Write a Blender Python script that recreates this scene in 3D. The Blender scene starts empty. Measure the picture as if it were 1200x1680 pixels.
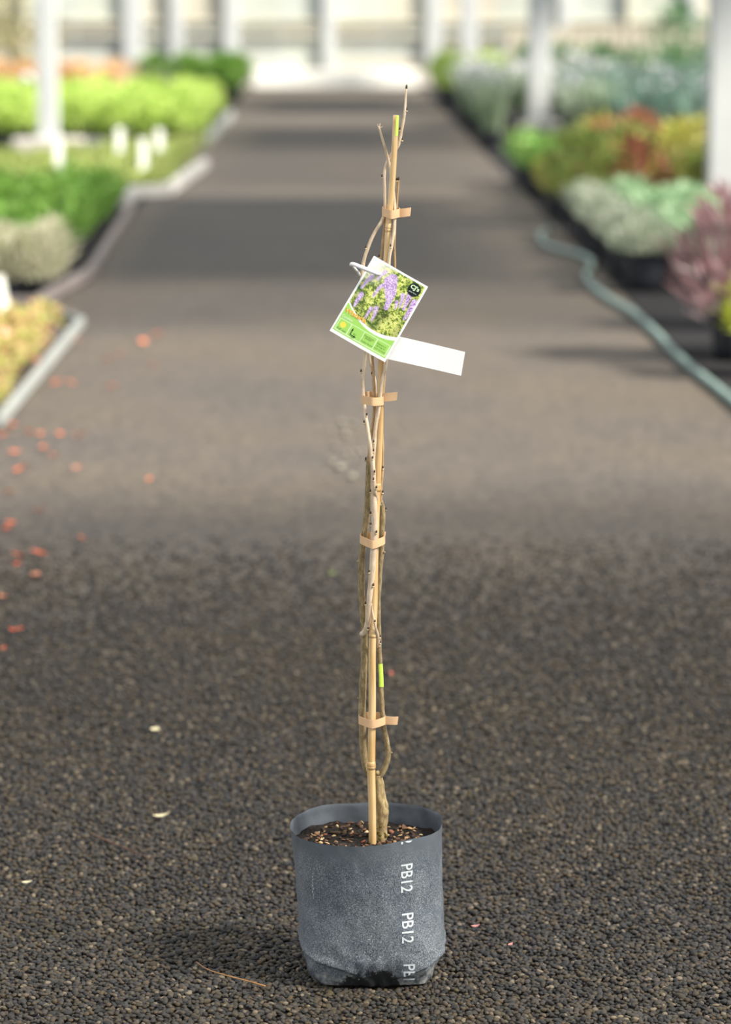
import bpy, bmesh, math, random
import numpy as np
from mathutils import Vector, Matrix, noise

random.seed(7)
RNG = np.random.default_rng(11)
scene = bpy.context.scene
COL = scene.collection

# ------------------------------------------------------------------ camera
FPX = 4800.0                      # focal length in pixels of the 1200x1680 frame
PITCH = math.atan(845.0 / FPX)    # looking down: the horizon lies just above the frame
YAW = -math.radians(0.6465)
CAM = np.array([-0.0586635, -4.50383847, 1.53904647])
_cy, _sy = math.cos(YAW), math.sin(YAW)
FWD = np.array([-_sy * math.cos(PITCH), _cy * math.cos(PITCH), -math.sin(PITCH)])
RGT = np.array([_cy, _sy, 0.0])
UPV = np.cross(RGT, FWD)
cam_data = bpy.data.cameras.new('camera')
cam = bpy.data.objects.new('camera', cam_data)
COL.objects.link(cam)
cam.location = CAM
cam.rotation_euler = (math.pi / 2 - PITCH, 0, YAW)
cam_data.sensor_fit = 'HORIZONTAL'
cam_data.sensor_width = 24.0
cam_data.lens = 24.0 * FPX / 1200.0
cam_data.clip_end = 300
cam_data.dof.use_dof = True
cam_data.dof.focus_distance = 4.56
cam_data.dof.aperture_fstop = 3.0
scene.camera = cam

# ------------------------------------------------------------------ light
world = bpy.data.worlds.new('world')
scene.world = world
world.use_nodes = True
bg = world.node_tree.nodes['Background']
bg.inputs[0].default_value = (0.86, 0.93, 1.0, 1)
bg.inputs[1].default_value = 0.64
SUN_TO = Vector((0.82, -0.37, 0.80)).normalized()     # direction towards the sun
sun_data = bpy.data.lights.new('sun', 'SUN')
sun_data.energy = 7.6
sun_data.angle = math.radians(11)
sun_data.color = (1.0, 0.94, 0.84)
sun = bpy.data.objects.new('sun', sun_data)
COL.objects.link(sun)
sun.location = (20, -10, 22)
sun.rotation_euler = SUN_TO.to_track_quat('Z', 'Y').to_euler()
scene.view_settings.view_transform = 'Standard'
scene.view_settings.look = 'None'
scene.view_settings.gamma = 1
scene.view_settings.use_curve_mapping = False
scene.view_settings.exposure = 0.88
CLOTH_OPEN = 0.36


# ------------------------------------------------------------------ helpers
def ray(px, py):
    return RGT * ((px - 600) / FPX) + UPV * ((840 - py) / FPX) + FWD

def G(px, py, z=0.0):                 # the point of height z seen at a pixel of the photograph
    d = ray(px, py)
    return Vector(CAM + d * ((z - CAM[2]) / d[2]))

def AT(px, py, Y=0.0):                # the point of depth Y seen at a pixel
    d = ray(px, py)
    return Vector(CAM + d * ((Y - CAM[1]) / d[1]))

def lin(r, g, b):
    f = lambda c: (c / 12.92 if c <= 0.04045 else ((c + 0.055) / 1.055) ** 2.4)
    return (f(r / 255.0), f(g / 255.0), f(b / 255.0), 1.0)

def tag(o, label=None, cat=None, group=None, kind=None):
    if label: o['label'] = label
    if cat: o['category'] = cat
    if group: o['group'] = group
    if kind: o['kind'] = kind
    return o

def link(name, data, parent=None):
    o = bpy.data.objects.new(name, data)
    COL.objects.link(o)
    if parent is not None:
        o.parent = parent
        o.matrix_parent_inverse = parent.matrix_basis.inverted() if parent.type != 'EMPTY' or True else Matrix()
    return o

def empty(name, loc=(0, 0, 0), rz=0.0):
    o = bpy.data.objects.new(name, None)
    COL.objects.link(o)
    o.location = loc
    o.rotation_euler = (0, 0, rz)
    o.empty_display_size = 0.05
    return o

def mesh(name, verts, faces, mat=None, smooth=True):
    me = bpy.data.meshes.new(name)
    me.from_pydata([tuple(v) for v in verts], [], [tuple(f) for f in faces])
    me.update()
    if smooth:
        me.polygons.foreach_set('use_smooth', [True] * len(me.polygons))
    if mat: me.materials.append(mat)
    return me

def np_mesh(name, V, T, mat=None, smooth=True):          # fast triangle mesh from arrays
    me = bpy.data.meshes.new(name)
    me.vertices.add(len(V)); me.vertices.foreach_set('co', V.astype(np.float32).ravel())
    me.loops.add(T.size); me.loops.foreach_set('vertex_index', T.astype(np.int32).ravel())
    me.polygons.add(len(T)); me.polygons.foreach_set('loop_start', np.arange(0, T.size, 3, dtype=np.int32))
    if smooth: me.polygons.foreach_set('use_smooth', np.ones(len(T), dtype=bool))
    me.update(calc_edges=True)
    if mat: me.materials.append(mat)
    return me

def box_vf(c, s, rz=0.0):
    x, y, z = s[0] / 2, s[1] / 2, s[2] / 2
    ca, sa = math.cos(rz), math.sin(rz)
    vs = [(c[0] + ca * i * x - sa * j * y, c[1] + sa * i * x + ca * j * y, c[2] + k * z)
          for i in (-1, 1) for j in (-1, 1) for k in (-1, 1)]
    fs = [(0, 1, 3, 2), (4, 6, 7, 5), (0, 4, 5, 1), (2, 3, 7, 6), (0, 2, 6, 4), (1, 5, 7, 3)]
    return vs, fs

def bevel_box(name, c, s, mat, b=0.01, rz=0.0):
    v, f = box_vf(c, s, rz)
    me = mesh(name, v, f, mat, False)
    bm = bmesh.new(); bm.from_mesh(me)
    bmesh.ops.recalc_face_normals(bm, faces=bm.faces)
    bmesh.ops.bevel(bm, geom=list(bm.edges), offset=b, segments=2, affect='EDGES', profile=0.5)
    bm.to_mesh(me); bm.free()
    return me

def catmull(pts, n=6):
    pts = [Vector(p) for p in pts]
    out = []
    P = [pts[0] * 2 - pts[1]] + pts + [pts[-1] * 2 - pts[-2]]
    for i in range(1, len(P) - 2):
        p0, p1, p2, p3 = P[i - 1], P[i], P[i + 1], P[i + 2]
        for k in range(n):
            t = k / n
            out.append(0.5 * ((2 * p1) + (p2 - p0) * t + (2 * p0 - 5 * p1 + 4 * p2 - p3) * t * t + (3 * p1 - p0 - 3 * p2 + p3) * t ** 3))
    out.append(pts[-1])
    return out

def interp(vals, n):
    out = []
    for i in range(len(vals) - 1):
        for k in range(n): out.append(vals[i] + (vals[i + 1] - vals[i]) * k / n)
    return out + [vals[-1]]

def tube_vf(pts, rad, sides=10, bump=0.0, seed=0.0):
    V, Fc = [], []
    n = len(pts)
    t0 = (pts[1] - pts[0]).normalized()
    a = Vector((0, -1, 0)) if abs(t0.y) < 0.9 else Vector((1, 0, 0))
    nrm = (a - t0 * a.dot(t0)).normalized()
    for i in range(n):
        t = (pts[min(i + 1, n - 1)] - pts[max(i - 1, 0)]).normalized()
        nrm = (nrm - t * nrm.dot(t)).normalized()
        bn = t.cross(nrm)
        r = rad[i] if hasattr(rad, '__len__') else rad
        for k in range(sides):
            an = 2 * math.pi * k / sides
            d = nrm * math.cos(an) + bn * math.sin(an)
            rr = r
            if bump:
                rr *= 1 + bump * noise.noise(pts[i] * 90 + d * 1.3 + Vector((seed, 0, 0)))
            V.append(pts[i] + d * rr)
    for i in range(n - 1):
        for k in range(sides):
            k2 = (k + 1) % sides
            Fc.append((i * sides + k, i * sides + k2, (i + 1) * sides + k2, (i + 1) * sides + k))
    Fc.append(tuple(range(sides - 1, -1, -1)))
    Fc.append(tuple((n - 1) * sides + k for k in range(sides)))
    return V, Fc

def ico_vf(sub=1):
    bm = bmesh.new(); bmesh.ops.create_icosphere(bm, subdivisions=sub, radius=1)
    V = np.array([v.co[:] for v in bm.verts]); T = np.array([[v.index for v in f.verts] for f in bm.faces]); bm.free()
    return V, T

# ---- materials
def nmat(name):
    m = bpy.data.materials.new(name); m.use_nodes = True
    nt = m.node_tree
    return m, nt, nt.nodes['Principled BSDF']

def N(nt, typ, **kw):
    n = nt.nodes.new(typ)
    for k, v in kw.items():
        if k.startswith('_'): setattr(n, k[1:], v)
        else: n.inputs[k].default_value = v
    return n

def ramp(nt, stops, interp_mode='LINEAR'):
    r = nt.nodes.new('ShaderNodeValToRGB')
    r.color_ramp.interpolation = interp_mode
    el = r.color_ramp.elements
    while len(el) > 1: el.remove(el[0])
    el[0].position, el[0].color = stops[0]
    for p, c in stops[1:]:
        e = el.new(p); e.color = c
    return r

def simple(name, col, rough=0.6, var=0.15, scale=30.0, bump=0.0, spec=0.3):
    m, nt, b = nmat(name)
    tc = N(nt, 'ShaderNodeTexCoord'); no = N(nt, 'ShaderNodeTexNoise', Scale=scale, Detail=5.0)
    nt.links.new(tc.outputs['Object'], no.inputs['Vector'])
    lo = tuple(c * (1 - var) for c in col[:3]) + (1,); hi = tuple(min(1, c * (1 + var)) for c in col[:3]) + (1,)
    r = ramp(nt, [(0.3, lo), (0.7, hi)])
    nt.links.new(no.outputs['Fac'], r.inputs['Fac']); nt.links.new(r.outputs['Color'], b.inputs['Base Color'])
    b.inputs['Roughness'].default_value = rough
    b.inputs['Specular IOR Level'].default_value = spec
    if bump:
        bp = N(nt, 'ShaderNodeBump', Strength=bump, Distance=0.01)
        nt.links.new(no.outputs['Fac'], bp.inputs['Height']); nt.links.new(bp.outputs['Normal'], b.inputs['Normal'])
    return m

def island_mat(name, stops, rough=0.55, spec=0.3, translucent=0.0, world_tint=None):
    m, nt, b = nmat(name)
    ge = N(nt, 'ShaderNodeNewGeometry'); oi = N(nt, 'ShaderNodeObjectInfo')
    ad = N(nt, 'ShaderNodeMath', _operation='ADD'); fr = N(nt, 'ShaderNodeMath', _operation='FRACT')
    nt.links.new(ge.outputs['Random Per Island'], ad.inputs[0]); nt.links.new(oi.outputs['Random'], ad.inputs[1])
    nt.links.new(ad.outputs[0], fr.inputs[0])
    r = ramp(nt, stops); nt.links.new(fr.outputs[0], r.inputs['Fac'])
    out = r.outputs['Color']
    if world_tint:
        tc = N(nt, 'ShaderNodeNewGeometry'); no = N(nt, 'ShaderNodeTexNoise', Scale=world_tint[0], Detail=3.0)
        nt.links.new(tc.outputs['Position'], no.inputs['Vector'])
        r2 = ramp(nt, world_tint[1]); nt.links.new(no.outputs['Fac'], r2.inputs['Fac'])
        mx = N(nt, 'ShaderNodeMix', _data_type='RGBA', _blend_type='MULTIPLY'); mx.inputs[0].default_value = 1
        nt.links.new(out, mx.inputs[6]); nt.links.new(r2.outputs['Color'], mx.inputs[7]); out = mx.outputs[2]
    nt.links.new(out, b.inputs['Base Color'])
    b.inputs['Roughness'].default_value = rough; b.inputs['Specular IOR Level'].default_value = spec
    if translucent:
        tr = N(nt, 'ShaderNodeBsdfTranslucent'); ms = N(nt, 'ShaderNodeMixShader'); ms.inputs[0].default_value = translucent
        nt.links.new(out, tr.inputs['Color'])
        nt.links.new(b.outputs[0], ms.inputs[1]); nt.links.new(tr.outputs[0], ms.inputs[2])
        nt.links.new(ms.outputs[0], nt.nodes['Material Output'].inputs['Surface'])
    return m

# ================================================================== SETTING
# ---- ground
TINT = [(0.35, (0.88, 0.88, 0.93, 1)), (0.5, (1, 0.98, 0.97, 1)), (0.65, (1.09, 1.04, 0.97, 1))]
def ground_material():
    m, nt, b = nmat('compacted_gravel')
    ge = N(nt, 'ShaderNodeNewGeometry')
    vo = N(nt, 'ShaderNodeTexVoronoi', Scale=95.0)
    nt.links.new(ge.outputs['Position'], vo.inputs['Vector'])
    r = ramp(nt, [(0.0, lin(48, 45, 42)), (0.3, lin(68, 63, 59)), (0.6, lin(86, 79, 71)), (0.85, lin(103, 94, 82)), (1.0, lin(77, 71, 63))])
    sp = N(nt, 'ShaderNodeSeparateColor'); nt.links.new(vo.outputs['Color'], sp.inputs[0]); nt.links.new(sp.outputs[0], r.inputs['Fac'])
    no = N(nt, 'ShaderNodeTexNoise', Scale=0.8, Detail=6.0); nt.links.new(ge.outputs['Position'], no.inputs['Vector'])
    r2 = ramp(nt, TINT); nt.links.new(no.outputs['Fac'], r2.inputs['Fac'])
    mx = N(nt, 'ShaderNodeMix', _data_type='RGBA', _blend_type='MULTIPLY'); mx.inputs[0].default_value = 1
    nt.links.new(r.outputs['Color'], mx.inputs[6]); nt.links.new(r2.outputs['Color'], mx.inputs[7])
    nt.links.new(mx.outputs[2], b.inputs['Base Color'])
    b.inputs['Roughness'].default_value = 0.75; b.inputs['Specular IOR Level'].default_value = 0.25
    bp = N(nt, 'ShaderNodeBump', Strength=0.9, Distance=0.006, _invert=True)
    nt.links.new(vo.outputs['Distance'], bp.inputs['Height']); nt.links.new(bp.outputs['Normal'], b.inputs['Normal'])
    return m
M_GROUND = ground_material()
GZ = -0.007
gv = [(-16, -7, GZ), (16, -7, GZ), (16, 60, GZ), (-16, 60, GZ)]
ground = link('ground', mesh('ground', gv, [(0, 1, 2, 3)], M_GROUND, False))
tag(ground, 'dark grey gravel ground of the nursery aisle running to the back wall', 'ground', kind='structure')

# pebbles
PEB_STOPS = [(0.0, lin(38, 38, 39)), (0.2, lin(54, 54, 54)), (0.4, lin(66, 65, 64)), (0.55, lin(76, 69, 58)), (0.7, lin(50, 48, 47)),
             (0.82, lin(84, 74, 58)), (0.92, lin(72, 68, 67)), (0.975, lin(124, 114, 97)), (1.0, lin(60, 50, 40))]
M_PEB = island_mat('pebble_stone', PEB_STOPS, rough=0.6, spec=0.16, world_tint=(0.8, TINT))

def pebble_template(seg, rings):
    V = [(0, 0, 1)]
    for i in range(1, rings):
        ph = math.pi * i / rings
        for k in range(seg):
            th = 2 * math.pi * (k + 0.5 * (i % 2)) / seg
            V.append((math.sin(ph) * math.cos(th), math.sin(ph) * math.sin(th), math.cos(ph)))
    V.append((0, 0, -1))
    T = []
    for k in range(seg): T.append((0, 1 + k, 1 + (k + 1) % seg))
    for i in range(rings - 2):
        a = 1 + i * seg; c = a + seg
        for k in range(seg):
            k2 = (k + 1) % seg
            T.append((a + k, c + k, c + k2)); T.append((a + k, c + k2, a + k2))
    a = 1 + (rings - 2) * seg
    for k in range(seg): T.append((a + k, len(V) - 1, a + (k + 1) % seg))
    return np.array(V), np.array(T)

def rotmats(n, tilt):
    yaw = RNG.uniform(0, 2 * np.pi, n); tx = RNG.normal(0, tilt, n); ty = RNG.normal(0, tilt, n)
    cz, sz = np.cos(yaw), np.sin(yaw); cx, sx = np.cos(tx), np.sin(tx); cyy, syy = np.cos(ty), np.sin(ty)
    o, z = np.ones(n), np.zeros(n)
    Rz = np.stack([np.stack([cz, -sz, z], -1), np.stack([sz, cz, z], -1), np.stack([z, z, o], -1)], 1)
    Rx = np.stack([np.stack([o, z, z], -1), np.stack([z, cx, -sx], -1), np.stack([z, sx, cx], -1)], 1)
    Ry = np.stack([np.stack([cyy, z, syy], -1), np.stack([z, o, z], -1), np.stack([-syy, z, cyy], -1)], 1)
    return Ry @ Rx @ Rz, yaw, tx, ty

def pebble_field(x0, x1, y0, y1, sp, rmin, rmax):
    nx, ny = int((x1 - x0) / sp), int((y1 - y0) / sp)
    X, Y = np.meshgrid(np.arange(nx), np.arange(ny))
    x = x0 + (X.ravel() + 0.5 * (Y.ravel() % 2) + RNG.uniform(-.4, .4, X.size)) * sp
    y = y0 + (Y.ravel() + RNG.uniform(-.4, .4, X.size)) * sp
    keep = (np.abs(x) / 0.086) ** 3 + (np.abs(y) / 0.086) ** 3 > 1
    x, y = x[keep], y[keep]; n = len(x)
    r = rmin + (rmax - rmin) * RNG.beta(2, 3, n)
    S = np.stack([r * RNG.uniform(1.0, 1.45, n), r, r * RNG.uniform(.5, .8, n)], 1)
    near = (np.abs(x) / 0.13) ** 2 + (np.abs(y) / 0.13) ** 2 < 1
    z = np.where(near, -0.0045, RNG.uniform(-0.0045, 0.001, n))
    return np.stack([x, y, z], 1), S

def pebble_mesh(name, P, S, seg, rings):
    V, T = pebble_template(seg, rings)
    n = len(P)
    R = rotmats(n, 0.28)[0]
    lump = 1 + RNG.uniform(-.12, .12, (n, len(V), 1))
    VV = (V[None] * S[:, None, :]) * lump
    VV = np.einsum('nij,nkj->nki', R, VV) + P[:, None, :]
    TT = T[None] + (np.arange(n) * len(V))[:, None, None]
    return np_mesh(name, VV.reshape(-1, 3), TT.reshape(-1, 3), M_PEB)

P1, S1 = pebble_field(-1.15, 1.15, -0.50, 0.40, 0.0080, 0.0034, 0.0063)
kp_ = RNG.random(len(P1)) > np.clip((np.abs(P1[:, 0]) - 0.75) / 0.4, 0, 1)
P1, S1 = P1[kp_], S1[kp_]
depth = (P1 - CAM) @ FWD
pxx = 600 + FPX * ((P1 - CAM) @ RGT) / depth
pyy = 840 - FPX * ((P1 - CAM) @ UPV) / depth
inview = (pxx > 3) & (pxx < 1197) & (pyy < 1672)
score = np.where(inview, S1[:, 0] * S1[:, 1] * (1 + (pyy - 1600) / 160.0).clip(0.01), 0)
pick = np.argsort(-score)[:290]
mask = np.ones(len(P1), bool); mask[pick] = False
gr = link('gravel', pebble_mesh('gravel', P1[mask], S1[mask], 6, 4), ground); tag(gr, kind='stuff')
P2, S2 = pebble_field(-1.5, 1.5, 0.40, 3.9, 0.0094, 0.0040, 0.0064)
kp_ = RNG.random(len(P2)) > np.maximum(np.clip((P2[:, 1] - 1.0) / 2.9, 0, 1) ** 0.8, np.clip((np.abs(P2[:, 0]) - 0.85) / 0.6, 0, 1))
P2, S2 = P2[kp_], S2[kp_]
gr = link('gravel', pebble_mesh('gravel_fine', P2, S2, 5, 3), ground); tag(gr, kind='stuff')
peb_meshes = []
for k in range(6):
    V, T = pebble_template(8, 5)
    V = V * (1 + RNG.uniform(-.1, .1, (len(V), 1)))
    peb_meshes.append(np_mesh('pebble', V, T, M_PEB))
for q, i in enumerate(pick):
    o = link('pebble', peb_meshes[q % 6], ground)
    o.location = P1[i]; o.scale = S1[i]
    o.rotation_euler = (random.gauss(0, .25), random.gauss(0, .25), random.uniform(0, 6.28))

# ---- weed mat under the beds on both sides
M_MAT = simple('weed_mat_black', lin(40, 39, 40), 0.95, 0.3, 8, 0.0, 0.05)
for nm, xs, lb in (('floor_right', (1.48, 14.0), 'black weed mat under the plants right of the aisle'), ('floor_left', (-14.0, -1.5), 'dark weed mat under the beds left of the aisle')):
    v, f = box_vf(((xs[0] + xs[1]) / 2, 27, -0.002), (xs[1] - xs[0], 41.5, 0.006))
    o = link(nm, mesh(nm, v, f, M_MAT, False)); tag(o, lb, 'weed mat', kind='structure')

# ---- back wall
M_PANEL = []
for i, c in enumerate([(184, 187, 174), (178, 181, 170), (188, 184, 168), (178, 182, 174), (186, 180, 164)]):
    M_PANEL.append(simple('wall_panel_%d' % i, lin(*c), 0.5, 0.12, 1.2))
M_WHITE = simple('white_paint', lin(180, 182, 181), 0.5, 0.05, 6)
M_RAIL = simple('cream_rail', lin(186, 181, 164), 0.6, 0.08, 6)
M_GREYP = simple('grey_panel', lin(166, 168, 160), 0.6, 0.08, 2)
M_CONC = simple('concrete', lin(176, 170, 162), 0.85, 0.15, 14, 0.3)
M_SILL = simple('pale_sill', lin(222, 220, 212), 0.7, 0.04, 5)
WY = 47.0
wall = empty('wall_back', (0, WY, 0)); tag(wall, 'pale panelled back wall of the nursery at the end of the aisle', 'wall', kind='structure')
postpx = [40, 125, 215, 290, 380, 460, 540, 628, 712, 818, 925, 1030, 1135, 1230]
xs = [AT(p, 60, WY).x for p in postpx]
xs = [xs[0] - 1.4 * k for k in range(5, 0, -1)] + xs + [xs[-1] + 1.4 * k for k in range(1, 6)]
for i in range(len(xs) - 1):
    a, c = xs[i], xs[i + 1]
    right = a > 2.4
    for (z0, z1, which) in ((0.30, 0.48, 0), (0.48, 0.86, 1), (0.92, 1.10, 2), (1.14, 1.9, 3), (1.94, 3.2, 4)):
        m = (M_GREYP if (which == 1 and i % 3 != 1) else M_PANEL[(i * 2 + which) % 5])
        v, f = box_vf(((a + c) / 2, WY + 0.05 + 0.004 * ((i + which) % 3), (z0 + z1) / 2), (c - a - 0.01, 0.04, z1 - z0 - 0.008))
        link('panel', mesh('panel', v, f, m, False), wall)
thick = {215: .22, 290: .24, 380: .26, 540: .22, 712: .28, 925: .2, 1135: .2}
for p, x in zip(postpx, xs[5:-5]):
    if p in (125, 460, 628, 818): continue
    w = thick.get(p, 0.07)
    link('post', bevel_box('post', (x, WY - 0.03, 1.6), (w, 0.14, 3.2), M_WHITE if p in thick else M_RAIL, 0.01), wall)
for z, h in ((0.89, 0.06), (1.12, 0.05), (1.92, 0.06)):
    link('rail', bevel_box('rail', (0, WY - 0.01, z), (xs[-1] - xs[0], 0.08, h), M_RAIL, 0.008), wall)
link('footing', bevel_box('footing', (0, WY - 0.02, 0.15), (xs[-1] - xs[0], 0.20, 0.30), M_CONC, 0.015), wall)
xa, xb = AT(415, 130, 46.2).x, AT(685, 130, 46.2).x
sill = link('trim_1', bevel_box('trim_1', ((xa + xb) / 2, 46.2, 0.15), (xb - xa, 0.5, 0.30), M_SILL, 0.02))
tag(sill, 'white sunlit sill across the far end of the aisle', 'sill', kind='structure')

# ---- unseen shade cloth strips above the frame, placed and shaped to band the sunlight
def cloth_material(name, open_, glow):
    mc, ntc, bc = nmat(name); bc.inputs['Base Color'].default_value = (0.6, 0.6, 0.58, 1); bc.inputs['Roughness'].default_value = 0.8
    trc = N(ntc, 'ShaderNodeBsdfTransparent'); tlc = N(ntc, 'ShaderNodeBsdfTranslucent'); tlc.inputs[0].default_value = (0.8, 0.8, 0.78, 1)
    m1 = N(ntc, 'ShaderNodeMixShader'); m1.inputs[0].default_value = glow
    m2 = N(ntc, 'ShaderNodeMixShader'); m2.inputs[0].default_value = open_
    ntc.links.new(bc.outputs[0], m1.inputs[1]); ntc.links.new(tlc.outputs[0], m1.inputs[2])
    ntc.links.new(m1.outputs[0], m2.inputs[1]); ntc.links.new(trc.outputs[0], m2.inputs[2])
    ntc.links.new(m2.outputs[0], ntc.nodes['Material Output'].inputs['Surface'])
    return mc
M_CLOTH = cloth_material('pale_shade_cloth', CLOTH_OPEN, 0.35)
M_CLOTH3 = cloth_material('thin_shade_cloth', 0.55, 0.4)
M_CLOTH2 = cloth_material('dense_shade_cloth', 0.04, 0.25)
RZ = 3.4
YS = RZ * 0.37 / 0.80
for a, c, x0, x1, mc, lb in ((-9.0, 4.5, -13, 13, M_CLOTH, 'unseen pale shade cloth strip placed above the potted plant to dim the foreground'), (9.3, 11.5, 1.7, 5.2, M_CLOTH3, 'unseen thin shade cloth strip added to fade the near shade band'), (11.5, 18.6, 1.7, 4.7, M_CLOTH2, 'unseen dense shade cloth strip shaped to cast the near shade band on the aisle'),
                 (19.4, 25.6, 2.0, 4.6, M_CLOTH3, 'unseen thin shade cloth strip added to dim the middle of the aisle'), (25.6, 31.2, 2.1, 4.6, M_CLOTH2, 'unseen dense shade cloth strip shaped to cast the middle shade band on the aisle'), (35.0, 41.5, 2.1, 4.8, M_CLOTH2, 'unseen dense shade cloth strip shaped to cast the far shade band on the aisle')):
    a2, c2 = a - YS, c - YS
    nx, ny = 40, 10
    vs = [(x0 + (x1 - x0) * i / nx, a2 + (c2 - a2) * j / ny + 0.12 * math.sin(i * .9 + j), RZ + 0.05 * math.sin(i * 1.3) * math.sin(math.pi * j / ny)) for j in range(ny + 1) for i in range(nx + 1)]
    fs = [(j * (nx + 1) + i, j * (nx + 1) + i + 1, (j + 1) * (nx + 1) + i + 1, (j + 1) * (nx + 1) + i) for j in range(ny) for i in range(nx)]
    o = link('unseen_shade_strip', mesh('unseen_shade_strip', vs, fs, mc)); tag(o, lb, 'shade cloth', kind='structure')

# ---- columns with concrete footings
def column(px, py, w, lb, foot_w):
    p = G(px, py)
    e = empty('column', (p.x, p.y, 0)); tag(e, lb, 'column', 'white roof columns beside the aisle')
    sh = link('shaft', bevel_box('shaft', (0, 0, 1.75), (w, w, 3.3), M_WHITE, 0.015)); sh.parent = e
    if foot_w:
        ft = link('footing', bevel_box('footing', (0, 0, 0.05), (foot_w, 0.5, 0.14), M_CONC, 0.02)); ft.parent = e
    fl = link('base_plate', bevel_box('base_plate', (0, 0, 0.13), (w + 0.06, w + 0.06, 0.03), M_WHITE, 0.005)); fl.parent = e
    return e
column(80, 246, 0.20, 'thick white column rising from the low green bed left of the aisle', 0.70)
column(884, 220, 0.25, 'white column on a concrete footing among lavender and red shrubs', 0.50)
column(1184, 372, 0.21, 'nearest white column behind the burgundy shrub at the photo edge', 0)
column(770, 148, 0.28, 'far white column behind the white flowering plants', 0)
column(219, 152, 0.30, 'far white column behind the lime green hedge row', 0)

# ================================================================== THE PLANT
# ---- planter bag
BH = 0.238
def bag_radius(z, th, top=False):
    t = min(max(z / BH, 0), 1)
    ex = 2.15 + 3.2 * max(0, 1 - t / 0.55) ** 1.6
    c, s = abs(math.cos(th)), abs(math.sin(th))
    sup = (c ** ex + s ** ex) ** (-1 / ex)
    rx = 0.1135 + 0.0075 * t
    ry = 0.102 + 0.018 * t
    if t < 0.2:
        k = 1 - (t / 0.2); rx -= (0.022 if math.cos(th) > 0 else 0.013) * k ** (1.25 if math.cos(th) > 0 else 2.2); ry -= 0.014 * k ** 1.5
    # a diagonal fold tucked in at both bottom corners
    r = sup / math.sqrt((math.cos(th) / rx) ** 2 + (math.sin(th) / ry) ** 2) if False else 1 / ((c / rx) ** ex + (s / ry) ** ex) ** (1 / ex)
    d = 0.0
    side = math.cos(th)
    for sg, z0, slope in ((-1, 0.052, 0.40), (1, 0.016, -0.48)):
        # fold line: height falls (or climbs) across the face
        xw = side * 0.115
        fold = (z0 + slope * (-(xw) * 1 - 0.105)) if sg < 0 else (0.016 + 0.50 * (xw - 0.045))
        if (sg < 0 and xw < -0.02) or (sg > 0 and xw > 0.03):
            dz = z - fold
            amt = min(1, (abs(xw) - 0.02) / 0.03)
            if dz < 0: d -= 0.0065 * amt * min(1, -dz / 0.004) * math.exp(dz / 0.05)
            elif dz < 0.014: d += 0.003 * amt * (1 - dz / 0.014)
    w = noise.noise(Vector((math.cos(th) * 2.2, math.sin(th) * 2.2, z * 9)))
    d += 0.0026 * w * (0.5 + 0.5 * t)
    w2 = noise.noise(Vector((math.cos(th) * 7 + 4, math.sin(th) * 7, z * 40)))
    d += 0.0011 * w2 * (1.0 if t > 0.25 else 2.8)
    if t < 0.22:
        d += 0.0035 * noise.noise(Vector((math.cos(th) * 9, math.sin(th) * 9 + 7, z * 55))) * (1 - t / 0.22)
    if t > 0.85:
        d += 0.0022 * noise.noise(Vector((math.cos(th) * 3 + 9, math.sin(th) * 3, 3))) * (t - 0.85) / 0.15
    return r + d

def rim_z(th):
    return BH + 0.0035 * noise.noise(Vector((math.cos(th) * 1.6, math.sin(th) * 1.6, 5.5))) + 0.003 * math.sin(th) + 0.007 * max(0, math.cos(th)) ** 1.5 + 0.008 * math.exp(-((((math.degrees(th) + 180) % 360 - 180) + 58) / 26) ** 2)

BAGX = lambda z: 0.0015 - 0.012 * min(1, z / BH) + 0.004   # leans slightly
def bag_point(th, z, off=0.0):
    r = bag_radius(z, th) + off
    return Vector((BAGX(z) + r * math.cos(th), r * math.sin(th), z + 0.002))

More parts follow.
